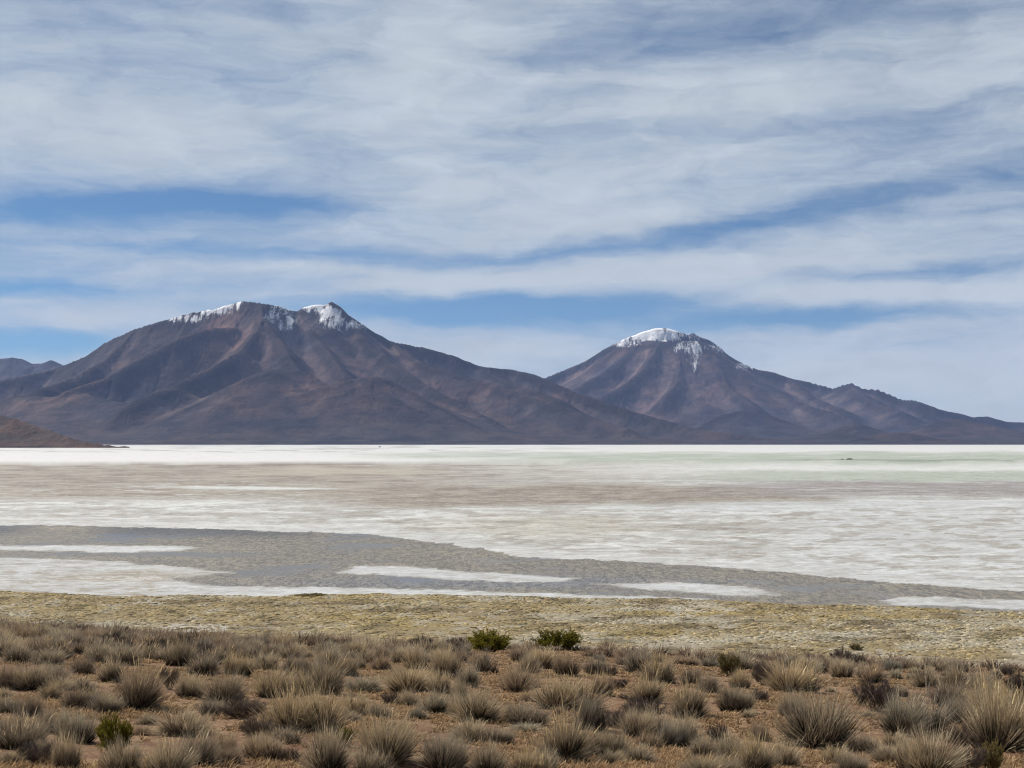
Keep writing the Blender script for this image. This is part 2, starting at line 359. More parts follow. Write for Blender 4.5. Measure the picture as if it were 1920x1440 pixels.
def build_plain():
    py = np.concatenate([np.geomspace(6.0, 40, 70) + HOR - 0.35 - 3.2, np.linspace(871, 1000, 130), np.linspace(1001, 1170, 190)])
    px = np.linspace(-700, 2620, 640)
    PX, PY = np.meshgrid(px, py); X, Y = on_plain(PX, PY)
    fx, fy = PX.ravel(), PY.ravel()
    # domain warped reading of the layout, so borders are ragged
    wx = fx + 60 * fbm(fx * 0.006, fy * 0.06, 3, 31); wy = fy + 5.5 * fbm(fx * 0.006, fy * 0.05, 4, 35)
    st = fbm(fx * 0.004, fy * 0.16, 5, 41, 0.6); st2 = fbm(fx * 0.010, fy * 0.35, 4, 47, 0.6); st3 = fbm(fx * 0.03, fy * 0.25, 4, 51, 0.6)
    WHITE, GREYW, BEIGE, BROWN, CREAM, GREEN, DKGREEN, PURP = (0.665, 0.68, 0.665), (0.45, 0.45, 0.43), (0.38, 0.342, 0.283), (0.235, 0.197, 0.160), (0.47, 0.43, 0.345), (0.42, 0.47, 0.39), (0.24, 0.29, 0.23), (0.29, 0.262, 0.255)
    c = np.tile(np.array(GREYW), (len(fx), 1)).astype(float)
    c = mixc(c, WHITE, sstep(-0.14, 0.20, st * 1.2 + st3 * 0.7 + st2 * 0.5))
    # far white rim and green lagoon
    far = sstep(905, 868, wy)
    c = mixc(c, (0.74, 0.75, 0.74), far)
    gr = sstep(700, 1150, fx) * sstep(848, 852, wy) * sstep(878, 864, wy)
    gr = np.maximum(gr, sstep(1180, 1500, fx) * sstep(880, 886, wy) * sstep(907, 898, wy))
    gr = np.maximum(gr, 0.7 * sstep(560, 800, fx) * sstep(845, 849, wy) * sstep(862, 855, wy))
    c = mixc(c, GREEN, np.clip(gr * (0.95 + 0.9 * st2), 0, 1))
    c = mixc(c, DKGREEN, 0.9 * sstep(1360, 1560, fx) * sstep(1.8, 0.6, np.abs(wy - 862.5 + 2 * (fx > 1900))) * sstep(2000, 1820, fx))
    c = mixc(c, WHITE, sstep(0.12, 0.35, st2 + 0.4 * st) * far * sstep(866, 872, wy))
    c = mixc(c, (0.42, 0.42, 0.40), 0.75 * sstep(0.05, 0.30, st2 - 0.25 * st) * far * sstep(860, 845, wy) * sstep(1300, 800, fx))
    c = mixc(c, (0.78, 0.79, 0.78), sstep(820, 520, fx) * sstep(846, 852, wy) * sstep(870, 864, wy))
    # brown mud belts
    bl = sstep(866, 873, wy) * sstep(945, 925, wy) * sstep(1500, 500, fx)
    c = mixc(c, BEIGE, np.clip(bl * 1.0, 0, 1)); c = mixc(c, BROWN, np.clip(bl * (0.38 + 2.3 * st2 + 1.0 * st + 0.6 * st3), 0, 1)); c = mixc(c, (0.50, 0.49, 0.47), bl * sstep(0.16, 0.34, st2 - 0.4 * st + 0.3 * st3) * sstep(895, 905, wy))
    bm = sstep(905, 916, wy) * sstep(956, 944, wy + 0.004 * (fx - 960)) * sstep(500, 800, fx) * sstep(1640, 1540, wx - (wy - 940) * 6)
    c = mixc(c, BEIGE, np.clip(bm * 1.1, 0, 1)); c = mixc(c, BROWN, np.clip(bm * (0.55 + 1.8 * st2 + 0.6 * st3), 0, 1))
    pr = sstep(898, 906, wy) * sstep(936, 924, wy) * sstep(1200, 1500, fx)
    c = mixc(c, PURP, np.clip(pr * (0.8 + 0.9 * st2), 0, 1))
    c = mixc(c, WHITE, 0.95 * blob(wx, wy, 470, 915, 170, 2.6)); c = mixc(c, CREAM, 0.8 * blob(wx, wy, 640, 884, 170, 7))
    c = mixc(c, CREAM, 0.85 * blob(wx, wy, 1030, 985, 210, 20) * np.clip(0.7 + st3, 0, 1))
    for (cx, cy, rx, ry, a) in ((1710, 1014, 95, 16, .95), (1870, 1017, 70, 5, .9), (1450, 998, 60, 4, .7), (1330, 990, 160, 4, .75), (1560, 992, 130, 3.5, .6), (1350, 1010, 45, 2.5, .6), (1340, 1042, 40, 2.6, .7), (300, 962, 110, 4, .6), (1700, 925, 200, 5, .4), (130, 905, 170, 9, .5)):
        c = mixc(c, BROWN, a * blob(wx, wy, cx, cy, rx, ry, 0.7) * sstep(-0.12, 0.10, st3 + 0.5 * st2))
    ws = sstep(930, 945, wy) * sstep(1350, 1600, fx) * 0.65
    c = mixc(c, (0.60, 0.625, 0.635), ws); c = mixc(c, (0.62, 0.65, 0.665), .8 * blob(wx, wy, 1420, 952, 300, 9, .8))
    bt_ = fbm(fx * 0.011, fy * 0.10, 5, 57, 0.6); c = mixc(c, (0.37, 0.345, 0.305), 0.78 * sstep(0.06, 0.17, bt_) * sstep(945, 960, fy) * sstep(-6, -22, fy - np.interp(fx, POOL_TOP[:, 0], POOL_TOP[:, 1])))
    c = mixc(c, (0.44, 0.425, 0.40), 0.5 * sstep(0.10, 0.22, -bt_) * sstep(935, 950, fy))
    # clean rim above the pool and the bars in it
    top = np.interp(fx, POOL_TOP[:, 0], POOL_TOP[:, 1])
    rim = sstep(26, 6, top - wy) * sstep(-10, 0, top - wy); c = mixc(c, (0.56, 0.565, 0.56), 0.6 * rim)
    pool = pool_mask(fx, fy)
    inb = sstep(top + 2, top + 6, fy) * (1 - pool)
    c = mixc(c, (0.545, 0.56, 0.565), inb * np.clip(0.9 + 0.8 * st3, 0, 1)); c = mixc(c, (0.36, 0.345, 0.32), inb * sstep(470, 200, fx) * sstep(1038, 1046, fy) * np.clip(0.35 + 1.6 * st2 + st3, 0, 1))
    c = mixc(c, BEIGE, inb * np.clip(1.3 * blob(wx, wy, 230, 1082, 130, 9, .6) + sstep(0.0, 0.35, st3 + st2) * sstep(520, 300, fx) * sstep(1060, 1075, fy), 0, 1) * .9)
    bed = (0.20, 0.18, 0.155)
    c = mixc(c, (0.30, 0.285, 0.26), sstep(0.04, 0.42, pool)); c = mixc(c, bed, pool)
    c = np.clip(c, 0.02, 0.78)
    Z = (-0.14 * pool + 0.02 * st3 + 0.085 * fbm(fx * 0.10, fy * 0.55, 4, 55, 0.65) * sstep(960, 985, fy)).reshape(PX.shape)
    V = np.stack([X, Y, Z], -1).reshape(-1, 3)
    # close the sheet towards the camera and beyond the mountains
    o = link('salt_flat', make_mesh('salt_flat', V, grid_faces(*PX.shape)[:, ::-1], attrs={'col': c}), M['salt'])
    tag(o, 'wide white salt flat with brown mud and pale green stretches', kind='structure')
    # ground sheet below everything, to the horizon
    gv = np.array([(-19000, -300, -1.5), (19000, -300, -1.5), (19000, 31000, -1.5), (-19000, 31000, -1.5)], float)
    g = link('ground', make_mesh('ground', gv, np.array([[0, 1, 2, 3]]), attrs={'col': np.tile((0.5, 0.49, 0.47), (4, 1))}), M['salt'])
    tag(g, 'pale ground of the basin', kind='structure')
    # water sheet of the pool
    py2 = np.linspace(972, 1160, 120); px2 = np.linspace(-900, 2820, 300); PX2, PY2 = np.meshgrid(px2, py2); X2, Y2 = on_plain(PX2, PY2)
    a, b2 = PX2.ravel(), PY2.ravel()
    wc = np.tile(np.array((0.180, 0.164, 0.138)), (a.size, 1))
    lo = fbm(a * 0.004, b2 * 0.03, 4, 71)
    wc = mixc(wc, (0.075, 0.078, 0.085), sstep(760, 500, a) * sstep(1012, 996, b2 - 0.012 * (a - 300)) * .8)  # reflection of the mountains painted in as a dark bluish stretch
    wc = mixc(wc, (0.15, 0.155, 0.165), blob(a, b2, 950, 1092, 420, 12, .7) * .8)  # bluish sky reflection of calmer water, put into its colour
    wc = mixc(wc, (0.225, 0.202, 0.162), np.clip(lo * 1.6, 0, 1))
    V2 = np.stack([X2.ravel(), Y2.ravel(), np.full(a.size, -0.06)], -1)
    w = link('shallow_water', make_mesh('shallow_water', V2, grid_faces(*PX2.shape)[:, ::-1], attrs={'col': wc}), M['water'])
    tag(w, 'brown grey shallow water with wind ripples near the shore', kind='structure')
build_plain()

def shore_y(x, y):
    px, py = to_px(x, y, np.zeros_like(x)); return np.interp(px, SHORE[:, 0], SHORE[:, 1]) - py   # below zero: nearer than the shore
def pasture_colour(x, y, jit):
    p = 1.7 * fbm(x * 0.030, y * 0.05, 4, 99) + jit; g = fbm(x * 0.022, y * 0.06, 4, 103) + 0.5 * jit; q = fbm(x * 0.06, y * 0.09, 4, 107) + 0.6 * jit
    c = np.tile(np.array((0.46, 0.355, 0.185)), (len(x), 1)); e = fbm(x * 0.16, y * 0.13, 4, 111, 0.6) + 0.5 * jit
    c = mixc(c, (0.58, 0.51, 0.365), sstep(0.0, 0.55, p + 0.004 * x)); c = mixc(c, (0.215, 0.160, 0.088), .85 * sstep(0.10, 0.34, q))
    c = mixc(c, (0.50, 0.375, 0.155), .75 * sstep(0.10, 0.38, g)); c = mixc(c, (0.20, 0.165, 0.090), .8 * sstep(0.16, 0.30, e)); c = mixc(c, (0.58, 0.53, 0.41), .7 * sstep(0.16, 0.30, -e)); return c
def build_pasture():
    ys = np.linspace(120, 320, 150); us = np.linspace(-0.75, 0.75, 300)
    X = us[None, :] * ys[:, None]; Y = np.repeat(ys[:, None], len(us), 1)
    s = -shore_y(X.ravel(), Y.ravel()); n = fbm(X.ravel() * 0.05, Y.ravel() * 0.03, 4, 81)
    Z = np.clip(0.10 * (s + 4.5 * n), -0.6, 0.28) + 0.05 * fbm(X.ravel() * 0.4, Y.ravel() * 0.4, 3, 85)
    c = pasture_colour(X.ravel(), Y.ravel(), np.zeros(X.size)) * 0.55; pale = fbm(X.ravel() * 0.05, Y.ravel() * 0.05, 4, 88); c = mixc(c, (0.46, 0.43, 0.37), .8 * sstep(0.24, 0.42, pale))
    o = link('pasture_ground', make_mesh('pasture_ground', np.stack([X.ravel(), Y.ravel(), Z], -1), grid_faces(*X.shape), attrs={'col': c}), M['pasture'])
    tag(o, 'flat yellowish ground between the slope and the salt flat', kind='structure')
    # low grass cushions
    n0 = 62000; y = np.sqrt(rng.uniform(165 ** 2, 300 ** 2, n0)); u = rng.uniform(-0.44, 0.44, n0); x = u * y
    s = -shore_y(x, y); nn = fbm(x * 0.05, y * 0.03, 4, 81); keep = s + 4.5 * nn > 0.4
    keep &= rng.uniform(0, 1, n0) < 0.35 + 0.75 * sstep(-0.35, 0.15, fbm(x * 0.07, y * 0.03, 3, 95))
    x, y, s = x[keep], y[keep], s[keep]; n = len(x)
    z = np.clip(0.10 * (s + 4.5 * nn[keep]), -0.6, 0.28)
    r = 0.13 + 0.38 * rng.beta(1.0, 3.4, n); h = r * rng.uniform(0.20, 0.52, n)
    K = 5; ang = np.arange(K) / K * 2 * np.pi
    rad0 = r[:, None] * rng.uniform(0.75, 1.25, (n, K)); rad1 = rad0 * rng.uniform(0.45, 0.85, (n, K))
    ex = rng.uniform(1.1, 3.0, n)
    vx = np.concatenate([x[:, None] + rad0 * np.cos(ang) * ex[:, None], x[:, None] + rad1 * np.cos(ang) * ex[:, None], x[:, None]], 1)
    vy = np.concatenate([y[:, None] + rad0 * np.sin(ang), y[:, None] + rad1 * np.sin(ang), y[:, None]], 1)
    vz = np.concatenate([np.repeat(z[:, None] - 0.08, K, 1), z[:, None] + h[:, None] * rng.uniform(0.5, 1.0, (n, K)), (z + h)[:, None]], 1)
    V = np.stack([vx, vy, vz], -1).reshape(-1, 3)
    k = np.arange(K); k2 = (k + 1) % K
    f = np.concatenate([np.stack([k, k2, K + k2], 1), np.stack([k, K + k2, K + k], 1), np.stack([K + k, K + k2, np.full(K, 2 * K)], 1)])
    FA = (np.arange(n)[:, None, None] * (2 * K + 1) + f[None]).reshape(-1, 3)
    cc = pasture_colour(x, y, rng.normal(0, 0.26, n)) * rng.uniform(0.62, 1.15, (n, 1))
    dk = rng.uniform(0, 1, n) < 0.08; cc[dk] *= 0.55
    C = np.repeat(cc, 2 * K + 1, 0)
    o = link('pasture_grass', make_mesh('pasture_grass', V, FA, smooth=True, attrs={'col': C}), M['clump'])
    tag(o, 'pale yellow cushions of short grass on the flat beside the salt', 'ground cover', kind='stuff')
build_pasture()

# ------------------------------------------------------------------ mountains
def ridge_pts(L): return [at_dist(p[0], p[1], p[2] * 1000.0) for p in L]
def height_from(ridges, X, Y, base):
    """soft maximum of concave flanks that fall away from traced ridge lines"""
    Z = base.copy(); G = np.zeros_like(X); D0 = None; S = np.zeros_like(X)
    for (L, slope, gam, sid) in ridges:
        P = ridge_pts(L); best = np.full(X.shape, -1e9); bt = np.zeros_like(X); bd = np.zeros_like(X); acc = 0.0
        for i in range(len(P) - 1):
            ax, ay, az = P[i]; bx, by, bz = P[i + 1]; dx, dy = bx - ax, by - ay; ln2 = dx * dx + dy * dy
            t = np.clip(((X - ax) * dx + (Y - ay) * dy) / ln2, 0, 1)
            d = np.hypot(X - ax - t * dx, Y - ay - t * dy); h = np.maximum(az + t * (bz - az), 5.0)
            if sid in (0, 20, 50): at_ = acc + t * math.sqrt(ln2); h = h + (11.0 * fbm(at_ / 130.0, 0 * at_ + sid, 3, 120, 0.6) - 3.0) * np.clip(h / 600.0, 0, 1)
            cand = h * np.clip(1 - d * slope / h / 2.8, 0, 1) ** 2.8
            m = cand > best; best = np.where(m, cand, best); bd = np.where(m, d, bd)
            bt = np.where(m, acc + t * math.sqrt(ln2), bt); acc += math.sqrt(ln2)
        ang = np.arctan2(X - P[-1][0], Y - P[-1][1])
        w = fbm(bt / 900.0 + ang * 0.7, bd / 2600.0 + sid, 3, 130 + sid)
        gul = ridged(bt / 420.0 + w * 0.9 + ang * 0.6, bd / 3400.0, 4, 140 + sid, 0.55) - 0.62
        best = best + gam * gul * np.clip(bd / 260.0, 0, 1) * np.clip(best / 500.0, 0, 1)
        if D0 is None: D0 = bd
        str_ = ridged(bt / 120.0 + w * 2.2 + ang * 2.0, bd / 2600.0, 3, 160 + sid, 0.6) - 0.6
        best = best + 16.0 * str_ * np.clip(bd / 200.0, 0, 1) * np.clip(best / 450.0, 0, 1)
        k = 8.0; hi = np.maximum(Z, best); Z2 = hi + k * np.log1p(np.exp(-np.abs(Z - best) / k)) * 0.6
        G = np.where(best > Z, gul, G); S = np.where(best > Z, str_, S); Z = np.where(best > 3, Z2, Z)
    return Z, G, D0, S
MASSIF = [
    ([(-600, 790, 15.5), (-300, 760, 16.2), (-100, 730, 16.8), (0, 712, 17.2), (60, 700, 17.3), (110, 688, 17.4), (160, 668, 17.2), (195, 642, 17.0), (255, 615, 16.8), (290, 605, 16.7), (340, 590, 16.7), (400, 578, 16.6), (432, 569, 16.6), (445, 565, 16.6), (462, 564, 16.5),
      (490, 567, 16.4), (520, 572, 16.5), (545, 581, 16.7), (556, 583, 16.8), (570, 575, 16.8), (590, 570, 16.8), (610, 570, 16.8), (622, 564, 16.8), (634, 571, 16.8), (645, 584, 16.85), (660, 594, 16.9), (680, 607, 17.0), (700, 622, 17.0), (735, 640, 17.0),
      (790, 650, 17.2), (850, 665, 17.2), (900, 685, 17.2), (960, 692, 17.2), (1000, 700, 17.0), (1020, 708, 16.9), (1060, 726, 16.6), (1100, 742, 16.4), (1200, 774, 15.9), (1300, 801, 15.3), (1400, 817, 14.8), (1500, 827, 14.2)], 1.02, 120, 0),
    ([(490, 569, 16.4), (492, 592, 16.1), (482, 616, 15.75), (450, 650, 15.3), (395, 685, 14.8), (335, 712, 14.4), (245, 748, 13.9)], 1.0, 80, 1),
    ([(492, 592, 16.1), (530, 640, 15.5), (560, 690, 14.9)], 1.0, 60, 11),
    ([(556, 584, 16.8), (585, 618, 16.3), (622, 662, 15.6), (650, 700, 15.0)], 0.95, 70, 2),
    ([(645, 584, 16.8), (692, 640, 16.3), (732, 672, 15.9), (792, 712, 15.3), (852, 745, 14.8), (930, 785, 14.0)], 0.95, 80, 3),
    ([(290, 792, 13.6), (400, 740, 14.1), (470, 702, 14.4), (520, 687, 14.6), (575, 695, 14.7), (620, 720, 14.4)], 0.62, 40, 4),
    ([(540, 740, 14.0), (640, 712, 14.2), (700, 700, 14.3), (740, 713, 14.3), (800, 748, 14.0), (880, 788, 13.6)], 0.62, 35, 5),
    ([(440, 606, 16.0), (385, 610, 15.9), (335, 624, 15.7), (285, 650, 15.5), (215, 692, 15.2), (120, 728, 14.8)], 1.3, 120, 6),
    ([(255, 616, 16.8), (205, 662, 16.3), (140, 702, 15.7), (40, 735, 15.1)], 1.0, 90, 12),
    ([(735, 641, 17.0), (800, 680, 16.5), (870, 700, 16.2), (960, 728, 15.7), (1080, 768, 14.9), (1180, 800, 14.2)], 0.75, 60, 7),
    ([(900, 686, 17.2), (960, 712, 16.6), (1050, 745, 16.0)], 0.70, 50, 13),
    ([(-300, 770, 15.0), (0, 745, 15.0), (150, 738, 14.8), (260, 758, 14.4), (330, 785, 14.0)], 0.42, 35, 8)]
VOLCANO = [
    ([(930, 760, 22.0), (980, 728, 22.5), (1025, 706, 22.8), (1060, 692, 23), (1100, 675, 23), (1130, 655, 23), (1170, 635, 23), (1200, 623, 23), (1230, 614, 23), (1250, 614, 23), (1270, 620, 23), (1290, 627, 23), (1298, 622, 23), (1312, 630, 23), (1330, 636, 23), (1350, 650, 23),
      (1370, 668, 23), (1395, 680, 23), (1420, 692, 23), (1450, 697, 23), (1480, 708, 23), (1520, 716, 23), (1560, 727, 22.8), (1595, 717, 22.6), (1620, 728, 22.5), (1645, 729, 22.4), (1690, 748, 22.2), (1720, 750, 22), (1760, 765, 22), (1800, 773, 22), (1825, 780, 22), (1850, 778, 22), (1885, 788, 22), (1920, 790, 22), (2000, 796, 22), (2300, 800, 22)], 1.0, 150, 20),
    ([(1160, 645, 22.6), (1200, 640, 22.5), (1240, 634, 22.4), (1290, 636, 22.4), (1315, 637, 22.4), (1340, 645, 22.6)], 0.85, 40, 21),
    ([(1200, 640, 22.5), (1165, 668, 22.1), (1120, 698, 21.6), (1060, 730, 21.0)], 0.95, 70, 31),
    ([(1240, 634, 22.4), (1226, 656, 22.0), (1202, 690, 21.5), (1160, 722, 21.0), (1095, 750, 20.4)], 1.0, 80, 22),
    ([(1272, 636, 22.4), (1276, 668, 22.0), (1270, 708, 21.3), (1245, 742, 20.5)], 1.05, 70, 23),
    ([(1335, 642, 22.6), (1343, 680, 22.0), (1368, 722, 21.2), (1420, 756, 20.2)], 1.0, 80, 24),
    ([(1370, 668, 23.0), (1430, 714, 22.0), (1500, 750, 21.0), (1600, 782, 19.5)], 0.80, 70, 25),
    ([(1310, 798, 18.0), (1350, 776, 18.4), (1395, 766, 18.5), (1440, 774, 18.4), (1480, 800, 18.0)], 0.50, 20, 26),
    ([(1540, 810, 15.0), (1590, 793, 15.3), (1615, 791, 15.3), (1660, 810, 14.9)], 0.50, 25, 27),
    ([(1600, 822, 13.4), (1665, 808, 13.7), (1695, 807, 13.7), (1740, 816, 13.4), (1790, 826, 13.1)], 0.34, 12, 28),
    ([(1700, 812, 16.5), (1760, 788, 17.0), (1795, 782, 17.2), (1850, 793, 17.0), (1960, 815, 16.5)], 0.40, 30, 29),
    ([(1480, 708, 23.0), (1520, 742, 22.0), (1590, 768, 21.0)], 0.60, 50, 32),
    ([(1595, 718, 22.5), (1640, 750, 21.5), (1700, 772, 20.5)], 0.60, 50, 30)]
FARRIDGE = [([(-700, 650, 24), (-400, 668, 24), (-150, 662, 24), (-40, 668, 24), (0, 671, 24), (22, 669, 24), (40, 671, 24), (60, 680, 24), (85, 681, 24), (96, 674, 24), (108, 682, 24), (150, 700, 24), (240, 740, 24)], 0.55, 130, 50)]
NEARHILL = [([(-500, 735, 7.6), (-250, 748, 7.4), (-80, 764, 7.2), (0, 778, 7.0), (30, 785, 6.9), (80, 803, 6.8), (140, 823, 6.6), (200, 834.2, 6.5), (250, 838.0, 6.45)], 0.62, 6, 60)]
def erode(Z, dx, its, K, m=0.5):
    """carve valleys where water would gather (stream power, steepest descent)"""
    nr, nc = Z.shape; n = nr * nc; idx = np.arange(n).reshape(nr, nc); h = Z.copy()
    for it in range(its):
        rec = idx.copy(); best = np.zeros_like(h); dist = np.full(h.shape, dx)
        for oy, ox in ((-1, 0), (1, 0), (0, -1), (0, 1), (-1, -1), (-1, 1), (1, -1), (1, 1)):
            dd = dx * math.hypot(ox, oy); ys, xs = slice(max(0, -oy), nr - max(0, oy)), slice(max(0, -ox), nc - max(0, ox))
            yt, xt = slice(max(0, oy), nr + min(0, oy)), slice(max(0, ox), nc + min(0, ox))
            s_ = (h[ys, xs] - h[yt, xt]) / dd; m_ = s_ > best[ys, xs]
            best[ys, xs] = np.where(m_, s_, best[ys, xs]); rec[ys, xs] = np.where(m_, idx[yt, xt], rec[ys, xs]); dist[ys, xs] = np.where(m_, dd, dist[ys, xs])
        order = np.argsort(h.ravel()); rc = rec.ravel().tolist(); A = [dx * dx] * n; ol = order.tolist()
        for i in reversed(ol):
            r = rc[i]
            if r != i: A[r] += A[i]
        Fk = (K * np.array(A) ** m / dist.ravel()).tolist(); hl = h.ravel().tolist()
        for i in ol:
            r = rc[i]
            if r != i and hl[r] < hl[i]: hl[i] = (hl[i] + Fk[i] * hl[r]) / (1 + Fk[i])
        h = np.array(hl).reshape(nr, nc)
        p = np.pad(h, 1, mode='edge'); h = h + 0.06 * (p[:-2, 1:-1] + p[2:, 1:-1] + p[1:-1, :-2] + p[1:-1, 2:] - 4 * h)
    return h
def bilin(A, fx, fy):
    nr, nc = A.shape; fx = np.clip(fx, 0, nc - 1.001); fy = np.clip(fy, 0, nr - 1.001); x0 = fx.astype(int); y0 = fy.astype(int); tx = fx - x0; ty = fy - y0
    return (A[y0, x0] * (1 - tx) + A[y0, x0 + 1] * tx) * (1 - ty) + (A[y0 + 1, x0] * (1 - tx) + A[y0 + 1, x0 + 1] * tx) * ty
def rock_object(name, ridges, pxr, dr, step, rows, shore, ramp, fadew, ero, colours, snow_fn, label, crag=800):
    px = np.arange(pxr[0], pxr[1], step); ys = np.linspace(dr[0] * 1000, dr[1] * 1000, rows)
    U = (px - 960) / F; X = U[None, :] * ys[:, None]; Y = np.repeat(ys[:, None], len(px), 1)
    def raw(X, Y):
        f = 1 / 700.0
        wx = X + 18 * fbm(X * f, Y * f, 3, 201); wy = Y + 18 * fbm(X * f + 9, Y * f, 3, 205)
        sh = shore * 1000 + 160 * fbm(X / 900.0, Y / 900.0, 3, 211)
        base = np.clip(np.where(Y > sh, (Y - sh) * ramp, (Y - sh) * 0.05), -6, 260)
        base = -6 + (base + 6) * sstep(pxr[1] - 30, pxr[1] - 420, 960 + F * X / Y)
        Z, G, D0, S = height_from(ridges, wx, wy, base)
        fade = np.clip((Y - sh) / fadew, 0, 1) ** 0.85
        Z = base + (Z - base) * fade
        rough = np.clip(Z / 600.0, 0, 1)
        away = sstep(20, 260, D0)
        return Z + away * rough * (44 * (ridged(X / 420.0, Y / 420.0, 4, 221) - 0.6) + 6 * fbm(X / 90.0, Y / 90.0, 3, 231)) + (0.25 + 0.75 * away) * 16 * (ridged(X / 170.0, Y / 170.0, 2, 241) - 0.62) * sstep(crag, crag + 400, Z), G, D0, S
    if ero:
        gx = np.arange(X.min() - 60, X.max() + 60, ero[0]); gy = np.arange(ys[0] - 60, ys[-1] + 60, ero[0]); XX, YY = np.meshgrid(gx, gy)
        Z0, G0, _, _ = raw(XX, YY); Z1 = erode(Z0, ero[0], ero[1], ero[2]); D = Z0 - Z1
        fx, fy = (X - gx[0]) / ero[0], (Y - gy[0]) / ero[0]
        Zr, G, D0, S = raw(X, Y); dep = bilin(D, fx, fy) * sstep(15, 280, D0); Z = Zr - dep; G = -np.clip(dep / 60.0, 0, 1) + 0.5 * G
        bl_ = Z1.copy()
        for _ in range(10):
            p = np.pad(bl_, 1, mode='edge'); bl_ = 0.25 * (p[:-2, 1:-1] + p[2:, 1:-1] + p[1:-1, :-2] + p[1:-1, 2:])
        CUR = bilin(Z1 - bl_, fx, fy) / 9.0
    else: (Z, G, D0, S), CUR = raw(X, Y), 0 * X
    Z = np.where(Z < 2, Z - 4, Z)
    V = np.stack([X, Y, Z], -1).reshape(-1, 3)
    gx = np.gradient(Z, axis=1) / np.maximum(np.gradient(X, axis=1), 1); gy = np.gradient(Z, axis=0) / np.gradient(Y, axis=0)
    sl = np.hypot(gx, gy).ravel(); qx, qy = to_px(X, Y, Z); qx, qy = qx.ravel(), qy.ravel(); z = Z.ravel(); g = G.ravel()
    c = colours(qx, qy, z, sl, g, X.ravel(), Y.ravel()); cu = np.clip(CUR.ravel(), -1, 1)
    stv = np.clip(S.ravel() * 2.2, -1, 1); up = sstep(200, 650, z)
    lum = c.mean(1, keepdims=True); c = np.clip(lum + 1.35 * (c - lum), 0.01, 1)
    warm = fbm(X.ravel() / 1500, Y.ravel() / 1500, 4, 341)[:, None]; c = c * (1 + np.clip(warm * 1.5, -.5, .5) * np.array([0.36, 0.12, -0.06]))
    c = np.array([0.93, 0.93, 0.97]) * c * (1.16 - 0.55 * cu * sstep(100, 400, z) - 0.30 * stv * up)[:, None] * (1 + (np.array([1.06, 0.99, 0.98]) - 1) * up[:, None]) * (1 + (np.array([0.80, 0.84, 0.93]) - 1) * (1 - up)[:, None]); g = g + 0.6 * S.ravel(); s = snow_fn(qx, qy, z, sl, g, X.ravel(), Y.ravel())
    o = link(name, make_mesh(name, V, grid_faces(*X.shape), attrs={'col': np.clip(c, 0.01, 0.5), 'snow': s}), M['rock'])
    tag(o, label, kind='structure'); return o
def col_massif(qx, qy, z, sl, g, X, Y):
    c = np.tile(np.array((0.0583, 0.0494, 0.0454)), (len(z), 1)); n = fbm(X / 900, Y / 900, 4, 301); n2 = fbm(X / 260, Y / 260, 4, 305)
    c = mixc(c, (0.0409, 0.0399, 0.0419), sstep(-0.05, 0.35, n)); c = mixc(c, (0.0785, 0.0652, 0.0563), sstep(0.05, 0.4, -n + 0.3 * n2) * .8)
    c = mixc(c, (0.0912, 0.0749, 0.0669), sstep(0.0, 0.35, -g) * sstep(350, 800, z) * .55)          # pale scree in the gullies
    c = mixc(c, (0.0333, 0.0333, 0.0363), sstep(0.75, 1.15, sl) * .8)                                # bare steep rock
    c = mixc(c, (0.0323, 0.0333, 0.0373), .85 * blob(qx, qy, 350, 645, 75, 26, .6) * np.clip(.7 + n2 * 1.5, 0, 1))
    c = mixc(c, (0.0999, 0.0791, 0.0692), .75 * blob(qx, qy, 445, 612, 50, 42, .6))  # brown scree, lightened in colour for the sunlit side of the spur
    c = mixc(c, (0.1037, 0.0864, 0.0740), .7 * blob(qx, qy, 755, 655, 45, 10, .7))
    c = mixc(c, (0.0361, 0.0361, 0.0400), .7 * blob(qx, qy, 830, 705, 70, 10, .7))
    c = mixc(c, (0.0369, 0.0374, 0.0419), .6 * blob(qx, qy, 560, 665, 80, 45, .7))  # shade of the face turned from the sun, painted into the rock
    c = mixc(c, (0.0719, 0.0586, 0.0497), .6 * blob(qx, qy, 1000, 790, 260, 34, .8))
    c = mixc(c, (0.0441, 0.0421, 0.0392), .5 * sstep(120, 30, z)); return c
def snow_massif(qx, qy, z, sl, g, X, Y):
    n = fbm(X / 140, Y / 220, 4, 401); s = np.zeros(len(z))
    for (cx, cy, rx, ry, a) in ((438, 571, 34, 9, .80), (395, 583, 44, 8, .66), (345, 596, 50, 10, .52), (518, 586, 22, 18, .78), (538, 602, 18, 18, .64), (600, 577, 34, 10, .85), (622, 594, 26, 22, .74), (645, 612, 18, 14, .52), (668, 608, 28, 10, .52)):
        s = np.maximum(s, a * blob(qx, qy, cx, cy, rx, ry, .6))
    return np.clip(s * (0.95 + 1.0 * n - 0.35 * g), 0, 1) * (1 - .8 * blob(qx, qy, 628, 569, 9, 7, .5)) * (1 - .8 * blob(qx, qy, 468, 574, 16, 14, .5))
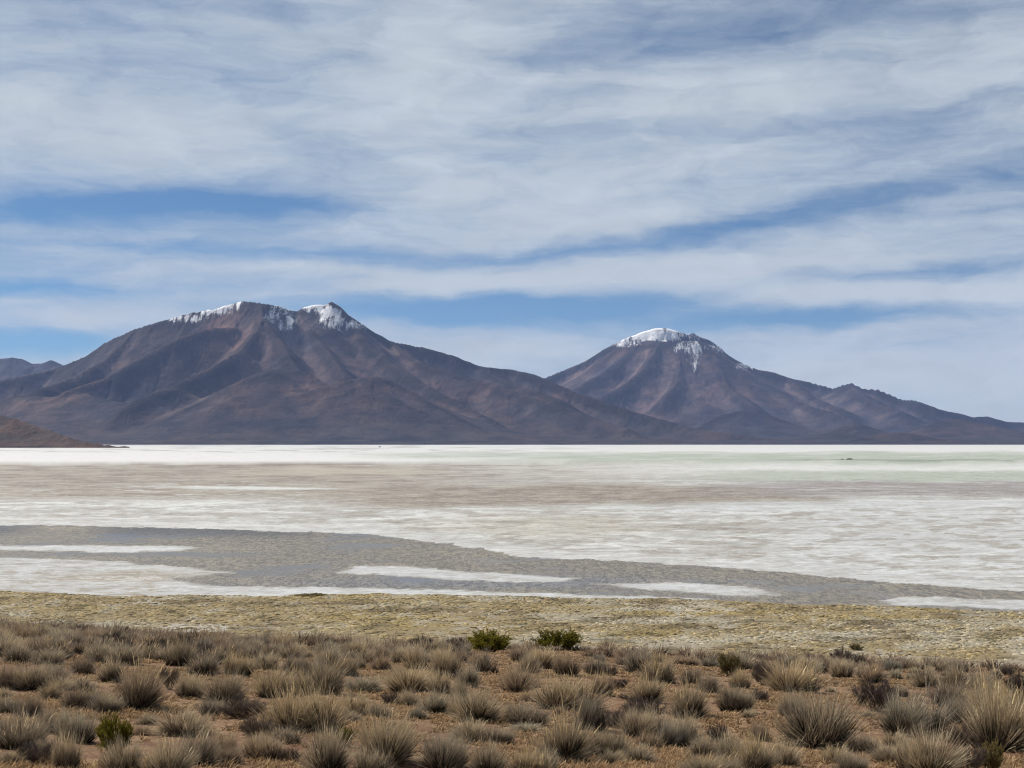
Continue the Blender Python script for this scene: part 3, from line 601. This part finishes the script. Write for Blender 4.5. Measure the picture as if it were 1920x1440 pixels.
def col_volcano(qx, qy, z, sl, g, X, Y):
    c = np.tile(np.array((0.0562, 0.0487, 0.0463)), (len(z), 1)); n = fbm(X / 900, Y / 900, 4, 311); n2 = fbm(X / 260, Y / 260, 4, 315)
    c = mixc(c, (0.0399, 0.0399, 0.0429), sstep(-0.05, 0.35, n)); c = mixc(c, (0.0759, 0.0640, 0.0581), sstep(0.05, 0.4, -n + .3 * n2) * .7)
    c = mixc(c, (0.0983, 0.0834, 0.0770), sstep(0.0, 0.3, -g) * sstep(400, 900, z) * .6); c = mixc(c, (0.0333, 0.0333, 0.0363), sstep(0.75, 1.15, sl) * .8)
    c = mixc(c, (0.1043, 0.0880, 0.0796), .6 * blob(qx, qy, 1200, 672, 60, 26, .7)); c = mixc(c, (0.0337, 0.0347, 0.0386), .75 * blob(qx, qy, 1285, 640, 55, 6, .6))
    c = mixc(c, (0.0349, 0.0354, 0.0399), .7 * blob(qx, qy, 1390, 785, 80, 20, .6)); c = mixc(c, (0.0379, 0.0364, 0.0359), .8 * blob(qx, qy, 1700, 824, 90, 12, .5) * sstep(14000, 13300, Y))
    c = mixc(c, (0.0441, 0.0421, 0.0392), .5 * sstep(120, 30, z)); return c
def snow_volcano(qx, qy, z, sl, g, X, Y):
    n = fbm(X / 160, Y / 240, 4, 411); s = np.zeros(len(z)); hard = np.zeros(len(z))
    hard = blob(qx, qy, 1232, 628, 56, 15, .35) * sstep(644, 634, qy)
    for (cx, cy, rx, ry, a) in ((1168, 641, 34, 9, .58), (1312, 630, 26, 7, .50), (1345, 652, 24, 10, .36), (1398, 686, 30, 7, .50), (1285, 650, 22, 12, .46), (1303, 660, 16, 24, .46)):
        s = np.maximum(s, a * blob(qx, qy, cx, cy, rx, ry, .6))
    gl = sstep(4.5, 1.5, np.abs(qx - 1303 + 0.08 * (qy - 690))) * sstep(640, 650, qy) * sstep(704, 694, qy)
    s = np.maximum(s * (0.95 + 1.0 * n - 0.3 * g), .62 * gl)
    return np.clip(np.maximum(s * 1.15, hard * (0.98 + .9 * n)), 0, 1.6)
nosnow = lambda qx, *a: np.zeros(len(qx))
def col_far(qx, qy, z, sl, g, X, Y): return mixc(np.tile(np.array((0.030, 0.032, 0.038)), (len(z), 1)), (0.050, 0.048, 0.050), sstep(0, .4, -g))
def col_near(qx, qy, z, sl, g, X, Y):
    c = np.tile(np.array((0.098, 0.070, 0.052)), (len(z), 1)); n = fbm(X / 300, Y / 200, 4, 331); return mixc(c, (0.070, 0.056, 0.046), sstep(-.1, .3, n))
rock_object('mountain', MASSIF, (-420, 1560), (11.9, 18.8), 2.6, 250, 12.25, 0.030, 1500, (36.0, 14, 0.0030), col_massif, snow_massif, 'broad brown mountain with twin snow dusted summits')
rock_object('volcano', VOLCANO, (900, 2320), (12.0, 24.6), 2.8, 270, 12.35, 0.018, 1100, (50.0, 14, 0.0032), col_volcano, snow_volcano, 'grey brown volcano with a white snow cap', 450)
rock_object('far_ridge', FARRIDGE, (-600, 320), (21.0, 25.2), 3.0, 90, 20.5, 0.03, 400, None, col_far, nosnow, 'dark blue rocky ridge far behind the broad mountain')
rock_object('hill', NEARHILL, (-600, 300), (5.2, 9.6), 3.0, 130, 5.75, -0.01, 500, None, col_near, nosnow, 'smooth brown hill at the edge of the salt flat', 3000)

# ------------------------------------------------------------------ haze
def build_haze():
    V = np.array([(x, y, z) for z in (-3, 2600) for y in (-700, 31500) for x in (-19500, 19500)], float)
    FA = np.array([[0, 2, 3, 1], [4, 5, 7, 6], [0, 1, 5, 4], [2, 6, 7, 3], [0, 4, 6, 2], [1, 3, 7, 5]])
    m, nt, N, L = new_mat('thin blue haze'); out = N.new('ShaderNodeOutputMaterial'); v = N.new('ShaderNodeVolumePrincipled')
    v.inputs['Color'].default_value = (0.42, 0.57, 1.0, 1); v.inputs['Density'].default_value = 1.35e-5; v.inputs['Anisotropy'].default_value = 0.0
    L.new(v.outputs[0], out.inputs['Volume'])
    o = link('haze', make_mesh('haze', V, FA, smooth=False), m); tag(o, 'thin blue air between the slope and the mountains', 'haze', kind='stuff')
build_haze()

# ------------------------------------------------------------------ plants: blade meshes
def blades(base, direc, length, bend, width, seg, r, jitter=None, flag=None, t0=0.0):
    """ribbons: base Nx3, direc Nx3 unit, bend Nx3 added times s^2; returns V, F, bl"""
    n = len(base); s = np.linspace(0, 1, seg + 1); L_ = length[:, None, None]
    C = base[:, None, :] + direc[:, None, :] * L_ * s[None, :, None] + bend[:, None, :] * L_ * (s ** 2)[None, :, None]
    a = r.uniform(0, np.pi, n); side = np.stack([np.cos(a), np.sin(a), np.zeros(n)], 1)
    side -= direc * (side * direc).sum(1, keepdims=True); side /= np.linalg.norm(side, axis=1, keepdims=True) + 1e-6
    wv = width[:, None] * np.clip(1.0 - 0.85 * s ** 1.5, 0.15, 1)[None, :]
    A = C - side[:, None, :] * wv[:, :, None] * 0.5; B = C + side[:, None, :] * wv[:, :, None] * 0.5
    V = np.stack([A, B], 2).reshape(-1, 3); st = 2 * (seg + 1)
    k = np.arange(seg) * 2; f = np.stack([k, k + 1, k + 3, k + 2], 1)
    FA = (np.arange(n)[:, None, None] * st + f[None]).reshape(-1, 4)
    rr = r.uniform(0, 1, n); bl = np.zeros((n, seg + 1, 2, 3)); bl[..., 0] = (t0 + (1 - t0) * s)[None, :, None]; bl[..., 1] = rr[:, None, None]; bl[..., 2] = 0 if flag is None else flag[:, None, None]
    return V, FA, bl.reshape(-1, 3)
def tussock_arrays(r, nb, width, seg, clumps=(3, 7)):
    ncl = r.integers(*clumps); cw = r.dirichlet(np.ones(ncl) * 2.0)
    cx = r.normal(0, 0.17, ncl); cy = r.normal(0, 0.13, ncl); lean = r.normal(0, 0.12, (ncl, 2)) + np.array([0.13, 0.0]); ch = r.uniform(0.75, 1.12, ncl)
    cl = r.choice(ncl, nb, p=cw); ph = r.uniform(0, 2 * np.pi, nb)
    nl = 60; lph = r.uniform(0, 2 * np.pi, nl); lti = 8 + r.uniform(46, 76) * r.beta(1.25, 1.2, nl); lln = r.uniform(0.88, 1.12, nl); lk = r.integers(0, nl, nb)
    ph = lph[lk] + r.normal(0, 0.16, nb); tilt = np.radians(np.clip(lti[lk] + r.normal(0, 5.0, nb), 2, 86)); rb = 0.12 * np.sqrt(r.uniform(0, 1, nb))
    base = np.stack([cx[cl] + rb * np.cos(ph), cy[cl] + rb * np.sin(ph), -0.03 + 0 * ph], 1)
    ph2 = ph + r.normal(0, 0.10, nb)
    d = np.stack([np.sin(tilt) * np.cos(ph2) + lean[cl, 0], np.sin(tilt) * np.sin(ph2) + lean[cl, 1], np.cos(tilt)], 1); d /= np.linalg.norm(d, axis=1, keepdims=True)
    ln = ch[cl] * lln[lk] * (0.40 + 0.26 * r.beta(2.6, 1.1, nb)) * (1.0 - 0.18 * (tilt / 1.3) ** 2)
    out = np.stack([np.cos(ph2), np.sin(ph2), 0 * ph2], 1) * (0.10 + 0.12 * r.uniform(0, 1, nb))[:, None]
    out[:, 2] = -0.16 * r.uniform(0, 1, nb) * np.sin(tilt); out += r.normal(0, 0.05, (nb, 3))
    return base, d, ln, out, width * r.uniform(0.6, 1.4, nb)
def build_variant(i, nb, width, seg, clumps=(3, 7)):
    """three meshes in one shared frame, foot at the origin, about one unit wide and high"""
    r = np.random.default_rng(500 + i)
    base, d, ln, bend, wd = tussock_arrays(r, nb, width, seg, clumps)
    V, FA, bl = blades(base, d, ln, bend, wd, seg, r)
    lo, hi = np.percentile(V[:, 0], 2), np.percentile(V[:, 0], 98); w = hi - lo; mid = 0.5 * (lo + hi); h = np.percentile(V[:, 2], 98.5)
    N_ = lambda A: (A - np.array([mid, 0, 0])) / np.array([w, w, h])
    ns = max(10, nb // 26); pick = r.choice(nb, ns, replace=False)
    d2 = d[pick] * np.array([0.75, 0.75, 1.0]) + np.array([0.06, 0, 0.15]); d2 /= np.linalg.norm(d2, axis=1, keepdims=True)
    l2 = ln[pick] * r.uniform(1.05, 1.32, ns)
    Vs, Fs, bs = blades(base[pick], d2, l2, bend[pick] * 0.6, wd[pick] * 0.9, seg, r)
    tip = base[pick] + d2 * (l2 * 0.8)[:, None] + bend[pick] * 0.6 * (l2 * 0.64)[:, None]
    Vh, Fh, bh = blades(tip, d2, l2 * 0.24, bend[pick] * 1.5, wd[pick] * 2.0, 2, r, t0=0.8)
    Vs, Fs, bs = np.concatenate([Vs, Vh]), np.concatenate([Fs, Fh + len(Vs)]), np.concatenate([bs, bh])
    nt_ = nb // 2; pk = r.choice(nb, nt_); dt = d[pk] * np.array([1.1, 1.1, 0.8]); dt /= np.linalg.norm(dt, axis=1, keepdims=True)
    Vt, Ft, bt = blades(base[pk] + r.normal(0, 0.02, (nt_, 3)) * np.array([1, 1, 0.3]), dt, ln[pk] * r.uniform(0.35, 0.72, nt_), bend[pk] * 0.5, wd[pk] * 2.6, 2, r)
    return (N_(V), FA, bl), (N_(Vs), Fs, bs), (N_(Vt), Ft, bt)
NEAR = [build_variant(i, 2000, 0.0090, 3) for i in range(9)]
MIDV = [build_variant(20 + i, 900, 0.014, 2, (1, 4)) for i in range(10)]
FARV = [build_variant(40 + i, 130, 0.040, 2) for i in range(6)]
def as_meshes(sets, tagname):
    return [tuple(make_mesh(tagname + nm, v, f, attrs={'bl': b}) for nm, (v, f, b) in zip(('_blades', '_stalks', '_thatch'), s)) for s in sets]
NEAR_M, MID_M = as_meshes(NEAR, 'near_tussock'), as_meshes(MIDV, 'mid_tussock')

def shrub_arrays(r, kind):
    """branching bush: stems, then small leaves or twigs round them; unit wide and high"""
    ns = 44; ph = r.uniform(0, 2 * np.pi, ns); tilt = np.radians(5 + 62 * np.sqrt(r.uniform(0, 1, ns)))
    d = np.stack([np.sin(tilt) * np.cos(ph), np.sin(tilt) * np.sin(ph), np.cos(tilt)], 1)
    ln = 0.62 * r.uniform(0.8, 1.1, ns); base = np.stack([0.06 * np.cos(ph), 0.06 * np.sin(ph), np.full(ns, -0.02)], 1)
    bend = np.stack([0 * ph, 0 * ph, 0.18 * np.sin(tilt)], 1)
    S = blades(base, d, ln, bend, np.full(ns, 0.022), 3, r)
    nb = 420; par = r.choice(ns, nb); t = r.uniform(0.30, 1.0, nb) ** 0.8
    bb = base[par] + d[par] * (ln[par] * t)[:, None] + bend[par] * (ln[par] * t * t)[:, None]
    bd = d[par] + r.normal(0, 0.5, (nb, 3)) + np.array([0, 0, 0.25]); bd /= np.linalg.norm(bd, axis=1, keepdims=True)
    bl_ = 0.24 * r.uniform(0.6, 1.2, nb)
    T = blades(bb, bd, bl_, r.normal(0, 0.1, (nb, 3)), np.full(nb, 0.010), 2, r)
    stem = (np.concatenate([S[0], T[0]]), np.concatenate([S[1], T[1] + len(S[0])]), np.concatenate([S[2], T[2]]))
    nl = 11000 if kind == 'leaf' else 5200
    par = r.choice(nb, nl); t = r.uniform(0.1, 1.05, nl); lb = bb[par] + bd[par] * (bl_[par] * t)[:, None] + r.normal(0, 0.018, (nl, 3))
    if kind == 'leaf':
        ldir = bd[par] * 0.8 + r.normal(0, 0.55, (nl, 3)) + np.array([0, 0, 0.3]); ll = r.uniform(0.035, 0.070, nl); lw = r.uniform(0.014, 0.030, nl); sg = 1
    else:
        ldir = bd[par] * 1.1 + r.normal(0, 0.35, (nl, 3)) + np.array([0.1, 0, 0.35]); ll = r.uniform(0.07, 0.17, nl); lw = r.uniform(0.006, 0.011, nl); sg = 2
    ldir /= np.linalg.norm(ldir, axis=1, keepdims=True)
    Lf = blades(lb, ldir, ll, r.normal(0, 0.12, (nl, 3)), lw, sg, r)
    V = Lf[0]; lo, hi = np.percentile(V[:, 0], 1), np.percentile(V[:, 0], 99); w = hi - lo; mid = .5 * (lo + hi); h = np.percentile(V[:, 2], 99)
    N_ = lambda A: (A - np.array([mid, 0, 0])) / np.array([w, w, h])
    bl2 = Lf[2].copy(); bl2[:, 0] = np.clip(0.25 + 0.55 * np.repeat(r.uniform(0, 1, nl), 2 * (sg + 1)) + 0.2 * bl2[:, 0], 0, 1)
    return (N_(V), Lf[1], bl2), (N_(stem[0]), stem[1], stem[2])
def shrub_meshes(seed, kind, nm):
    a, b = shrub_arrays(np.random.default_rng(seed), kind)
    return make_mesh(nm + '_leaves', a[0], a[1], attrs={'bl': a[2]}), make_mesh(nm + '_stems', b[0], b[1], attrs={'bl': b[2]})
LEAF_M = [shrub_meshes(900 + i, 'leaf', 'leafy_shrub') for i in range(4)]
TWIG_M = [shrub_meshes(950 + i, 'twig', 'twiggy_shrub') for i in range(4)]

# ------------------------------------------------------------------ traced plants: px of the middle, picture row of the foot, width, height, kind
# g grey, s straw, b brown, u blue grey, d dark twiggy shrub, o green shrub, y yellow green shrub
T = """33 1242 55 34 g;90 1245 60 30 g;18 1292 46 45 b;55 1292 50 48 g;97 1282 60 40 g;110 1295 64 28 g;155 1266 50 36 b;185 1243 42 36 g;210 1279 50 45 g;235 1245 60 38 g;265 1328 88 80 b;188 1324 48 32 g
318 1292 36 42 d;15 1336 44 30 u;57 1345 50 44 b;88 1372 40 46 g;42 1402 95 62 g;142 1390 88 62 u;124 1444 48 70 g;215 1412 60 68 o;236 1446 80 64 g;342 1378 112 50 g;370 1430 80 60 g;320 1450 84 66 g
340 1248 55 50 s;383 1267 62 42 g;412 1245 45 34 s;358 1308 52 46 g;446 1268 55 44 s;422 1315 85 58 s;500 1256 62 32 g;508 1307 66 54 s;560 1267 55 44 g;455 1343 98 38 d;562 1307 45 52 s;610 1300 75 64 s;572 1372 140 84 s;614 1446 92 84 g;615 1250 45 36 g
650 1266 45 42 s;675 1255 28 24 g;712 1258 46 32 b;742 1245 38 34 g;680 1296 84 32 u;785 1258 64 58 s;838 1270 50 55 s;765 1298 90 54 s;828 1302 45 46 g;878 1288 48 42 u;863 1316 36 46 g;912 1262 56 48 g;918 1223 78 38 o;970 1298 75 48 b;735 1322 42 26 d;765 1324 40 34 g;818 1337 66 42 u
665 1344 62 46 s;708 1347 55 32 g;782 1348 40 24 u;895 1352 95 64 s;862 1345 40 50 g;875 1390 76 42 g;647 1400 30 38 o;722 1428 122 88 s;697 1452 66 50 g;832 1440 92 74 g;915 1448 75 58 g
990 1265 50 48 g;1028 1253 52 46 s;1062 1266 52 42 b;1125 1266 64 40 g;1194 1260 56 46 g;1065 1330 120 64 s;1130 1305 40 46 b;1160 1291 34 20 d;1170 1311 18 13 d;1238 1278 66 48 s;1215 1318 70 50 s;1207 1348 82 44 d;985 1358 85 44 g;985 1372 70 18 u;1108 1368 66 70 g;1150 1362 60 32 d;1060 1425 105 84 s;1138 1418 90 58 s;1210 1382 88 60 g;1218 1405 46 38 b;1262 1402 60 56 u;1295 1345 80 64 s;1000 1450 80 50 s;1022 1444 50 42 u;1285 1398 60 62 g;1046 1217 84 38 o
1298 1284 40 34 b;1330 1297 40 36 g;1368 1268 42 42 y;1390 1290 40 36 s;1380 1334 66 54 g;1432 1284 50 42 d;1490 1296 88 56 s;1578 1271 50 38 g;1424 1315 40 24 d;1485 1345 55 50 g;1540 1400 158 104 s;1318 1418 60 42 g;1345 1392 40 36 d;1368 1424 50 52 u;1425 1390 36 40 b;1418 1444 76 64 s;1468 1434 66 46 g;1318 1456 80 44 s;1365 1454 50 42 s
1642 1334 90 62 d;1636 1280 50 36 b;1726 1288 66 42 g;1682 1273 30 22 u;1690 1307 30 24 g;1790 1292 60 50 s;1845 1297 60 40 g;1910 1302 50 40 d;1780 1325 70 48 b;1715 1380 122 78 u;1795 1356 56 52 g;1850 1352 95 72 s;1880 1405 150 112 s;1742 1452 112 84 s;1805 1405 66 52 d;1815 1448 66 52 d;1858 1446 42 54 y;1912 1327 36 26 y;1600 1454 60 48 s"""
PL = []
for row in T.replace('\n', ';').split(';'):
    a = row.split(); PL.append([float(a[0]), float(a[1]), float(a[2]), float(a[3]), a[4]])
EDGE = np.array([(-300, 1150), (0, 1165), (300, 1172), (500, 1180), (900, 1206), (1300, 1226), (1600, 1242), (1920, 1262), (2300, 1290)], float)
random.seed(11); R2 = np.random.default_rng(77)
NAMED = []
for (px, py, w, h, k) in PL:
    x, y = on_hill(px, py); sc_ = math.hypot(x, y) / F
    NAMED.append(dict(x=x, y=y, w=w * sc_ * 0.95, h=h * sc_ * 0.97, k=k, px=px, py=py, belt=False))
# the dense belt towards the far edge of the slope
def belt_spots(n_max, x0, x1):
    pts = []
    for _ in range(9000):
        px = R2.uniform(x0, x1); e = np.interp(px, EDGE[:, 0], EDGE[:, 1]); lim = np.interp(px, [0, 1300, 1500, 1920], [1240, 1250, 1268, 1285])
        py = e - 5 + (lim - e + 3) * R2.uniform(0, 1) ** 0.8
        tight = np.interp(px, [1300, 1550], [1.0, 0.62])
        if all(abs(px - q[0]) > tight * 17 * (py - 1080) / 110 or abs(py - q[1]) > tight * 5.0 * (py - 1080) / 110 for q in pts) and \
           all(abs(px - q[0]) > 0.5 * q[2] or abs(py - q[1]) > 7 for q in PL) and \
           not any(q[4] in 'oy' and abs(px - q[0]) < 0.5 * q[2] + 14 and -4 < py - q[1] < 34 for q in PL): pts.append((px, py))
        if len(pts) >= n_max: break
    return pts
belt = belt_spots(420, -30, 1950)
fill = []
for _ in range(6000):                              # small tufts in the gaps between the traced ones
    px, py = R2.uniform(-20, 1940), R2.uniform(1262, 1432)
    if all(abs(px - q[0]) > 0.42 * q[2] + 12 or not (-0.9 * q[3] < py - q[1] < 9) for q in PL) and all(abs(px - q[0]) > 34 or abs(py - q[1]) > 9 for q in fill): fill.append((px, py))
    if len(fill) >= 34: break
belt += fill
for (px, py) in belt:
    x, y = on_hill(px, py); s = R2.uniform(0.42, 0.92) if py < 1262 else R2.uniform(0.22, 0.46)
    k = 'g' if R2.random() < .45 else R2.choice(['b', 's', 'u', 'd', 'b'], p=[.35, .18, .15, .17, .15])
    NAMED.append(dict(x=x, y=y, w=s, h=s * R2.uniform(.48, .68), k=str(k), px=px, py=py, belt=True))

KMAT = {'g': 'grey', 's': 'straw', 'b': 'brown', 'u': 'blue', 'd': 'dark', 'o': 'green', 'y': 'olive'}
KWORD = {'g': 'grey', 's': 'straw coloured', 'b': 'brown', 'u': 'blue grey', 'd': 'dark twiggy', 'o': 'olive green', 'y': 'yellow green'}
ORD = ['first', 'second', 'third', 'fourth', 'fifth', 'sixth', 'seventh', 'eighth', 'ninth', 'tenth', 'eleventh', 'twelfth', 'thirteenth', 'fourteenth', 'fifteenth', 'sixteenth', 'seventeenth', 'eighteenth', 'nineteenth', 'twentieth'] + ['twenty ' + w for w in ('first', 'second', 'third', 'fourth', 'fifth', 'sixth', 'seventh', 'eighth', 'ninth')] + ['thirtieth'] + ['thirty ' + w for w in ('first', 'second', 'third', 'fourth', 'fifth', 'sixth', 'seventh', 'eighth', 'ninth')]
def part(name, me, mat, parent):
    o = bpy.data.objects.new(name, me); COL.objects.link(o); o.parent = parent
    if not me.materials: me.materials.append(M[mat])
    o.material_slots[0].link = 'OBJECT'; o.material_slots[0].material = M[mat]
    return o
def place(d, label, cat, group, name):
    e = bpy.data.objects.new(name, None); COL.objects.link(e); e.empty_display_size = 0.2
    z = float(hill_z(d['x'], d['y'])); e.location = (d['x'], d['y'], z - 0.02)
    dist = math.hypot(d['x'], d['y']); k = d['k']; rz = R2.uniform(-0.8, 0.8)
    if k in 'oyd':
        a, b = (TWIG_M if k == 'd' else LEAF_M)[R2.integers(0, 4)]
        e.rotation_euler = (0, 0, R2.uniform(0, 6.28)); e.scale = (d['w'], d['w'], d['h'])
        part('twigs' if k == 'd' else 'foliage', a, KMAT[k], e); part('stem', b, 'bark', e)
    else:
        a, b, c = (NEAR_M[R2.integers(0, len(NEAR_M))] if dist < 34 else MID_M[R2.integers(0, len(MID_M))])
        e.rotation_euler = (0, 0, rz); e.scale = (d['w'], d['w'] * R2.uniform(.75, 1.1) * (1 if R2.random() < .5 else -1), d['h'])
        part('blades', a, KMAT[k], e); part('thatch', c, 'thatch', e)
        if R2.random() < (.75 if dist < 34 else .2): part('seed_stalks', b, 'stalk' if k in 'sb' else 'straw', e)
    tag(e, label, cat, group); return e
# rows of the traced plants, nearest first, ordered from the left within a row
ROWS = [(1425, 2000, 'nearest row'), (1395, 1425, 'second row up'), (1365, 1395, 'third row up'), (1335, 1365, 'fourth row up'), (1305, 1335, 'fifth row up'), (1280, 1305, 'sixth row up'), (1200, 1280, 'seventh row up')]
ZONES = [(-99, 230, 'brown hill'), (230, 430, 'sloping snow streak'), (430, 560, 'bare middle summit'), (560, 720, 'pointed snowy summit'), (720, 900, 'long ridge'), (900, 1100, 'gap between the mountains'), (1100, 1300, 'white snow cap'), (1300, 1480, 'volcano shoulder'), (1480, 1700, 'small pointed crest'), (1700, 2200, 'low eastern hills')]
ZONES[-1] = (1700, 2200, 'low hills')
def size_word(d): return 'broad' if d['w'] > 0.95 else ('small' if d['w'] < 0.55 else 'medium sized')
def label_kind(k): return 'shrub' if k in 'oyd' else 'grass tussock'
traced = [d for d in NAMED if not d['belt']]; beltd = [d for d in NAMED if d['belt']]
for (a, b, nm) in ROWS:
    rows = sorted([d for d in traced if a <= d['py'] < b and d['k'] not in 'oy'], key=lambda d: d['px'])
    for i, d in enumerate(rows):
        d['label'] = f"{size_word(d)} {KWORD[d['k']]} {label_kind(d['k'])}, {ORD[i]} from the left in the {nm}"
GREEN = {918: 'low rounded olive green shrub, leftmost of the pair at the slope edge', 1046: 'low rounded olive green shrub with shaded side, rightmost of the pair at slope edge',
         215: 'bright yellow green upright bush beside grey tussocks in the near corner', 647: 'small green sprig between two big tussocks near the bottom',
         1368: 'round yellow green bush among grey tussocks below the volcano', 1858: 'narrow yellow green bush at the foot of the largest straw tussock', 1912: 'low yellow green bush behind the largest straw tussock'}
for d in traced:
    if d['k'] in 'oy': d['label'] = GREEN[int(d['px'])]
beltd.sort(key=lambda d: d['y'])
n_t = len([d for d in traced if d['k'] not in 'oyd']); keep = []; stuff = []
for d in beltd:
    if d['k'] == 'd' or n_t < 300:
        keep.append(d); n_t += d['k'] != 'd'
    else: stuff.append(d)
for (a, b, nm) in ZONES:
    z = [d for d in keep if a <= d['px'] < b]; z.sort(key=lambda d: d['py']); nr = max(1, round(len(z) / 7))
    for j in range(nr):
        part_ = sorted(z[j * len(z) // nr:(j + 1) * len(z) // nr], key=lambda d: d['px'])
        rw = 'back row' if j == 0 else ('front row' if j == nr - 1 else ORD[j] + ' row from back')
        for i, d in enumerate(part_):
            d['label'] = f"{KWORD[d['k']]} {label_kind(d['k'])}, {ORD[i]} from left, {rw}, below the {nm}"
for d in traced + keep:
    k = d['k']
    if k in 'oy': place(d, d['label'], 'shrub', 'green shrubs on the slope', 'green_shrub')
    elif k == 'd': place(d, d['label'], 'shrub', 'dark twiggy shrubs on the slope', 'twiggy_shrub')
    else: place(d, d['label'], 'tussock', 'grass tussocks on the slope', 'grass_tussock')
# farther and side tussocks beyond the three hundred, as one mass
def build_mass():
    spots = [(d['x'], d['y'], d['w'], d['h']) for d in stuff]
    for _ in range(260):
        y = R2.uniform(44, 74); x = R2.uniform(-.62, .62) * y
        if y < 60 and abs(x / y) < .385: continue
        s = R2.uniform(.55, .95); spots.append((x, y, s, s * R2.uniform(.55, .85)))
    for _ in range(120):
        y = R2.uniform(8, 44); x = R2.choice([-1, 1]) * (y * R2.uniform(.40, .62) + .5); s = R2.uniform(.6, 1.1); spots.append((x, y, s, s * .7))
    Vs, Fs, Bs, o = [], [], [], 0
    for (x, y, w, h) in spots:
        v, f, b = FARV[R2.integers(0, len(FARV))][0]; a = R2.uniform(-.6, .6); ca, sa = math.cos(a), math.sin(a)
        vv = v * np.array([w, w, h]); vv = np.stack([vv[:, 0] * ca - vv[:, 1] * sa + x, vv[:, 0] * sa + vv[:, 1] * ca + y, vv[:, 2] + float(hill_z(x, y)) - .02], 1)
        Vs.append(vv); Fs.append(f + o); o += len(v); bb = b.copy(); bb[:, 1] = np.clip(.5 * bb[:, 1] + .5 * R2.random(), 0, 1); Bs.append(bb)
    ob = link('tussock_grass', make_mesh('tussock_grass', np.concatenate(Vs), np.concatenate(Fs), attrs={'bl': np.concatenate(Bs)}), M['brown'])
    tag(ob, 'mass of small grey brown tussocks along the far edge of the slope', 'grass', kind='stuff')
build_mass()

# short dry turf on the soil
def build_turf():
    n0 = 150000; y = 9 * (64 / 9.0) ** rng.uniform(0, 1, n0); u = rng.uniform(-0.44, 0.44, n0); x = u * y
    f = fbm(x * 0.30, y * 0.22, 3, 501) + 0.7 * fbm(x * 1.5, y * 0.8, 3, 505); keep = f + rng.uniform(-.22, .22, n0) > 0.04
    x, y = x[keep], y[keep]; n = len(x); per = 5
    X = np.repeat(x, per) + rng.normal(0, .022, n * per); Y = np.repeat(y, per) + rng.normal(0, .022, n * per); Z = hill_z(X, Y) - .006; m = len(X)
    ln = rng.uniform(.03, .085, m) * np.repeat(rng.uniform(.6, 1.3, n), per); wd = np.clip(0.0007 * Y, .010, .03) * rng.uniform(.7, 1.3, m)
    ax = rng.normal(.45, .55, m); tip = np.stack([X + ln * ax, Y + ln * rng.normal(0, .5, m), Z + ln * rng.uniform(.45, 1.0, m)], 1)
    a = rng.uniform(-.7, .7, m); A = np.stack([X - wd * np.cos(a), Y - wd * np.sin(a), Z], 1); B = np.stack([X + wd * np.cos(a), Y + wd * np.sin(a), Z], 1)
    V = np.stack([A, B, tip], 1).reshape(-1, 3); bl = np.zeros((m, 3, 3)); bl[:, 2, 0] = 1; bl[:, :, 1] = rng.uniform(0, 1, m)[:, None]
    o = link('dry_turf', make_mesh('dry_turf', V, np.arange(m * 3).reshape(-1, 3), smooth=False, attrs={'bl': bl.reshape(-1, 3)}), M['turf']); tag(o, 'short dry straw turf scattered over the red soil', 'grass', kind='stuff')
build_turf()

for (px, py, w, h, lab) in ((582, 1119, 56, 3.2, 'long low dark bush where the pasture meets the salt'), (1606, 1222, 24, 9, 'dark round bush at the edge between slope and pasture')):
    x, y = on_plain(px, py); s_ = math.hypot(x, y) / F; e = bpy.data.objects.new('dark_bush', None); COL.objects.link(e); e.location = (x, y, 0.15); e.scale = (w * s_, w * s_ * .8, h * s_ * 1.3)
    a, b = LEAF_M[R2.integers(0, 4)]; part('foliage', a, 'dark_leaf', e); part('stem', b, 'bark', e); tag(e, lab, 'bush', 'dark bushes on the pasture')
# dark rocks on the green lagoon, and an unidentified dark speck on the far rim
def rock_mesh(seed, sx, sy, sz):
    r = np.random.default_rng(seed); K = 12; R_ = 5; vs = []
    for i in range(R_ + 1):
        t = i / R_; rad = math.cos(t * math.pi / 2) ** .7
        for k in range(K):
            a = k / K * 2 * math.pi; q = 1 + r.normal(0, .16); vs.append((sx * rad * q * math.cos(a), sy * rad * q * math.sin(a), sz * math.sin(t * math.pi / 2) * (1 + r.normal(0, .1)) - .1))
    f = [(i * K + k, i * K + (k + 1) % K, (i + 1) * K + (k + 1) % K, (i + 1) * K + k) for i in range(R_) for k in range(K)]
    return make_mesh('dark_rock', np.array(vs), np.array(f), smooth=False, attrs={'col': np.tile((.06, .055, .05), (len(vs), 1))})
for i, (px, py, w, h, lab) in enumerate(((1592, 861.5, 11, 2.2, 'long dark rock islet on the pale green lagoon'), (1579, 861.5, 6, 1.4, 'tiny dark rock beside the long islet on the lagoon'), (712, 838.6, 5, 1.6, 'tiny dark speck on the far white salt rim'))):
    x, y = on_plain(px, py); s = math.hypot(x, y) / F
    o = link('dark_rock', rock_mesh(i, w * s * .5, w * s * .8, h * s), M['stone']); o.location = (x, y, 0); tag(o, lab, 'rock', 'dark rocks on the flat')
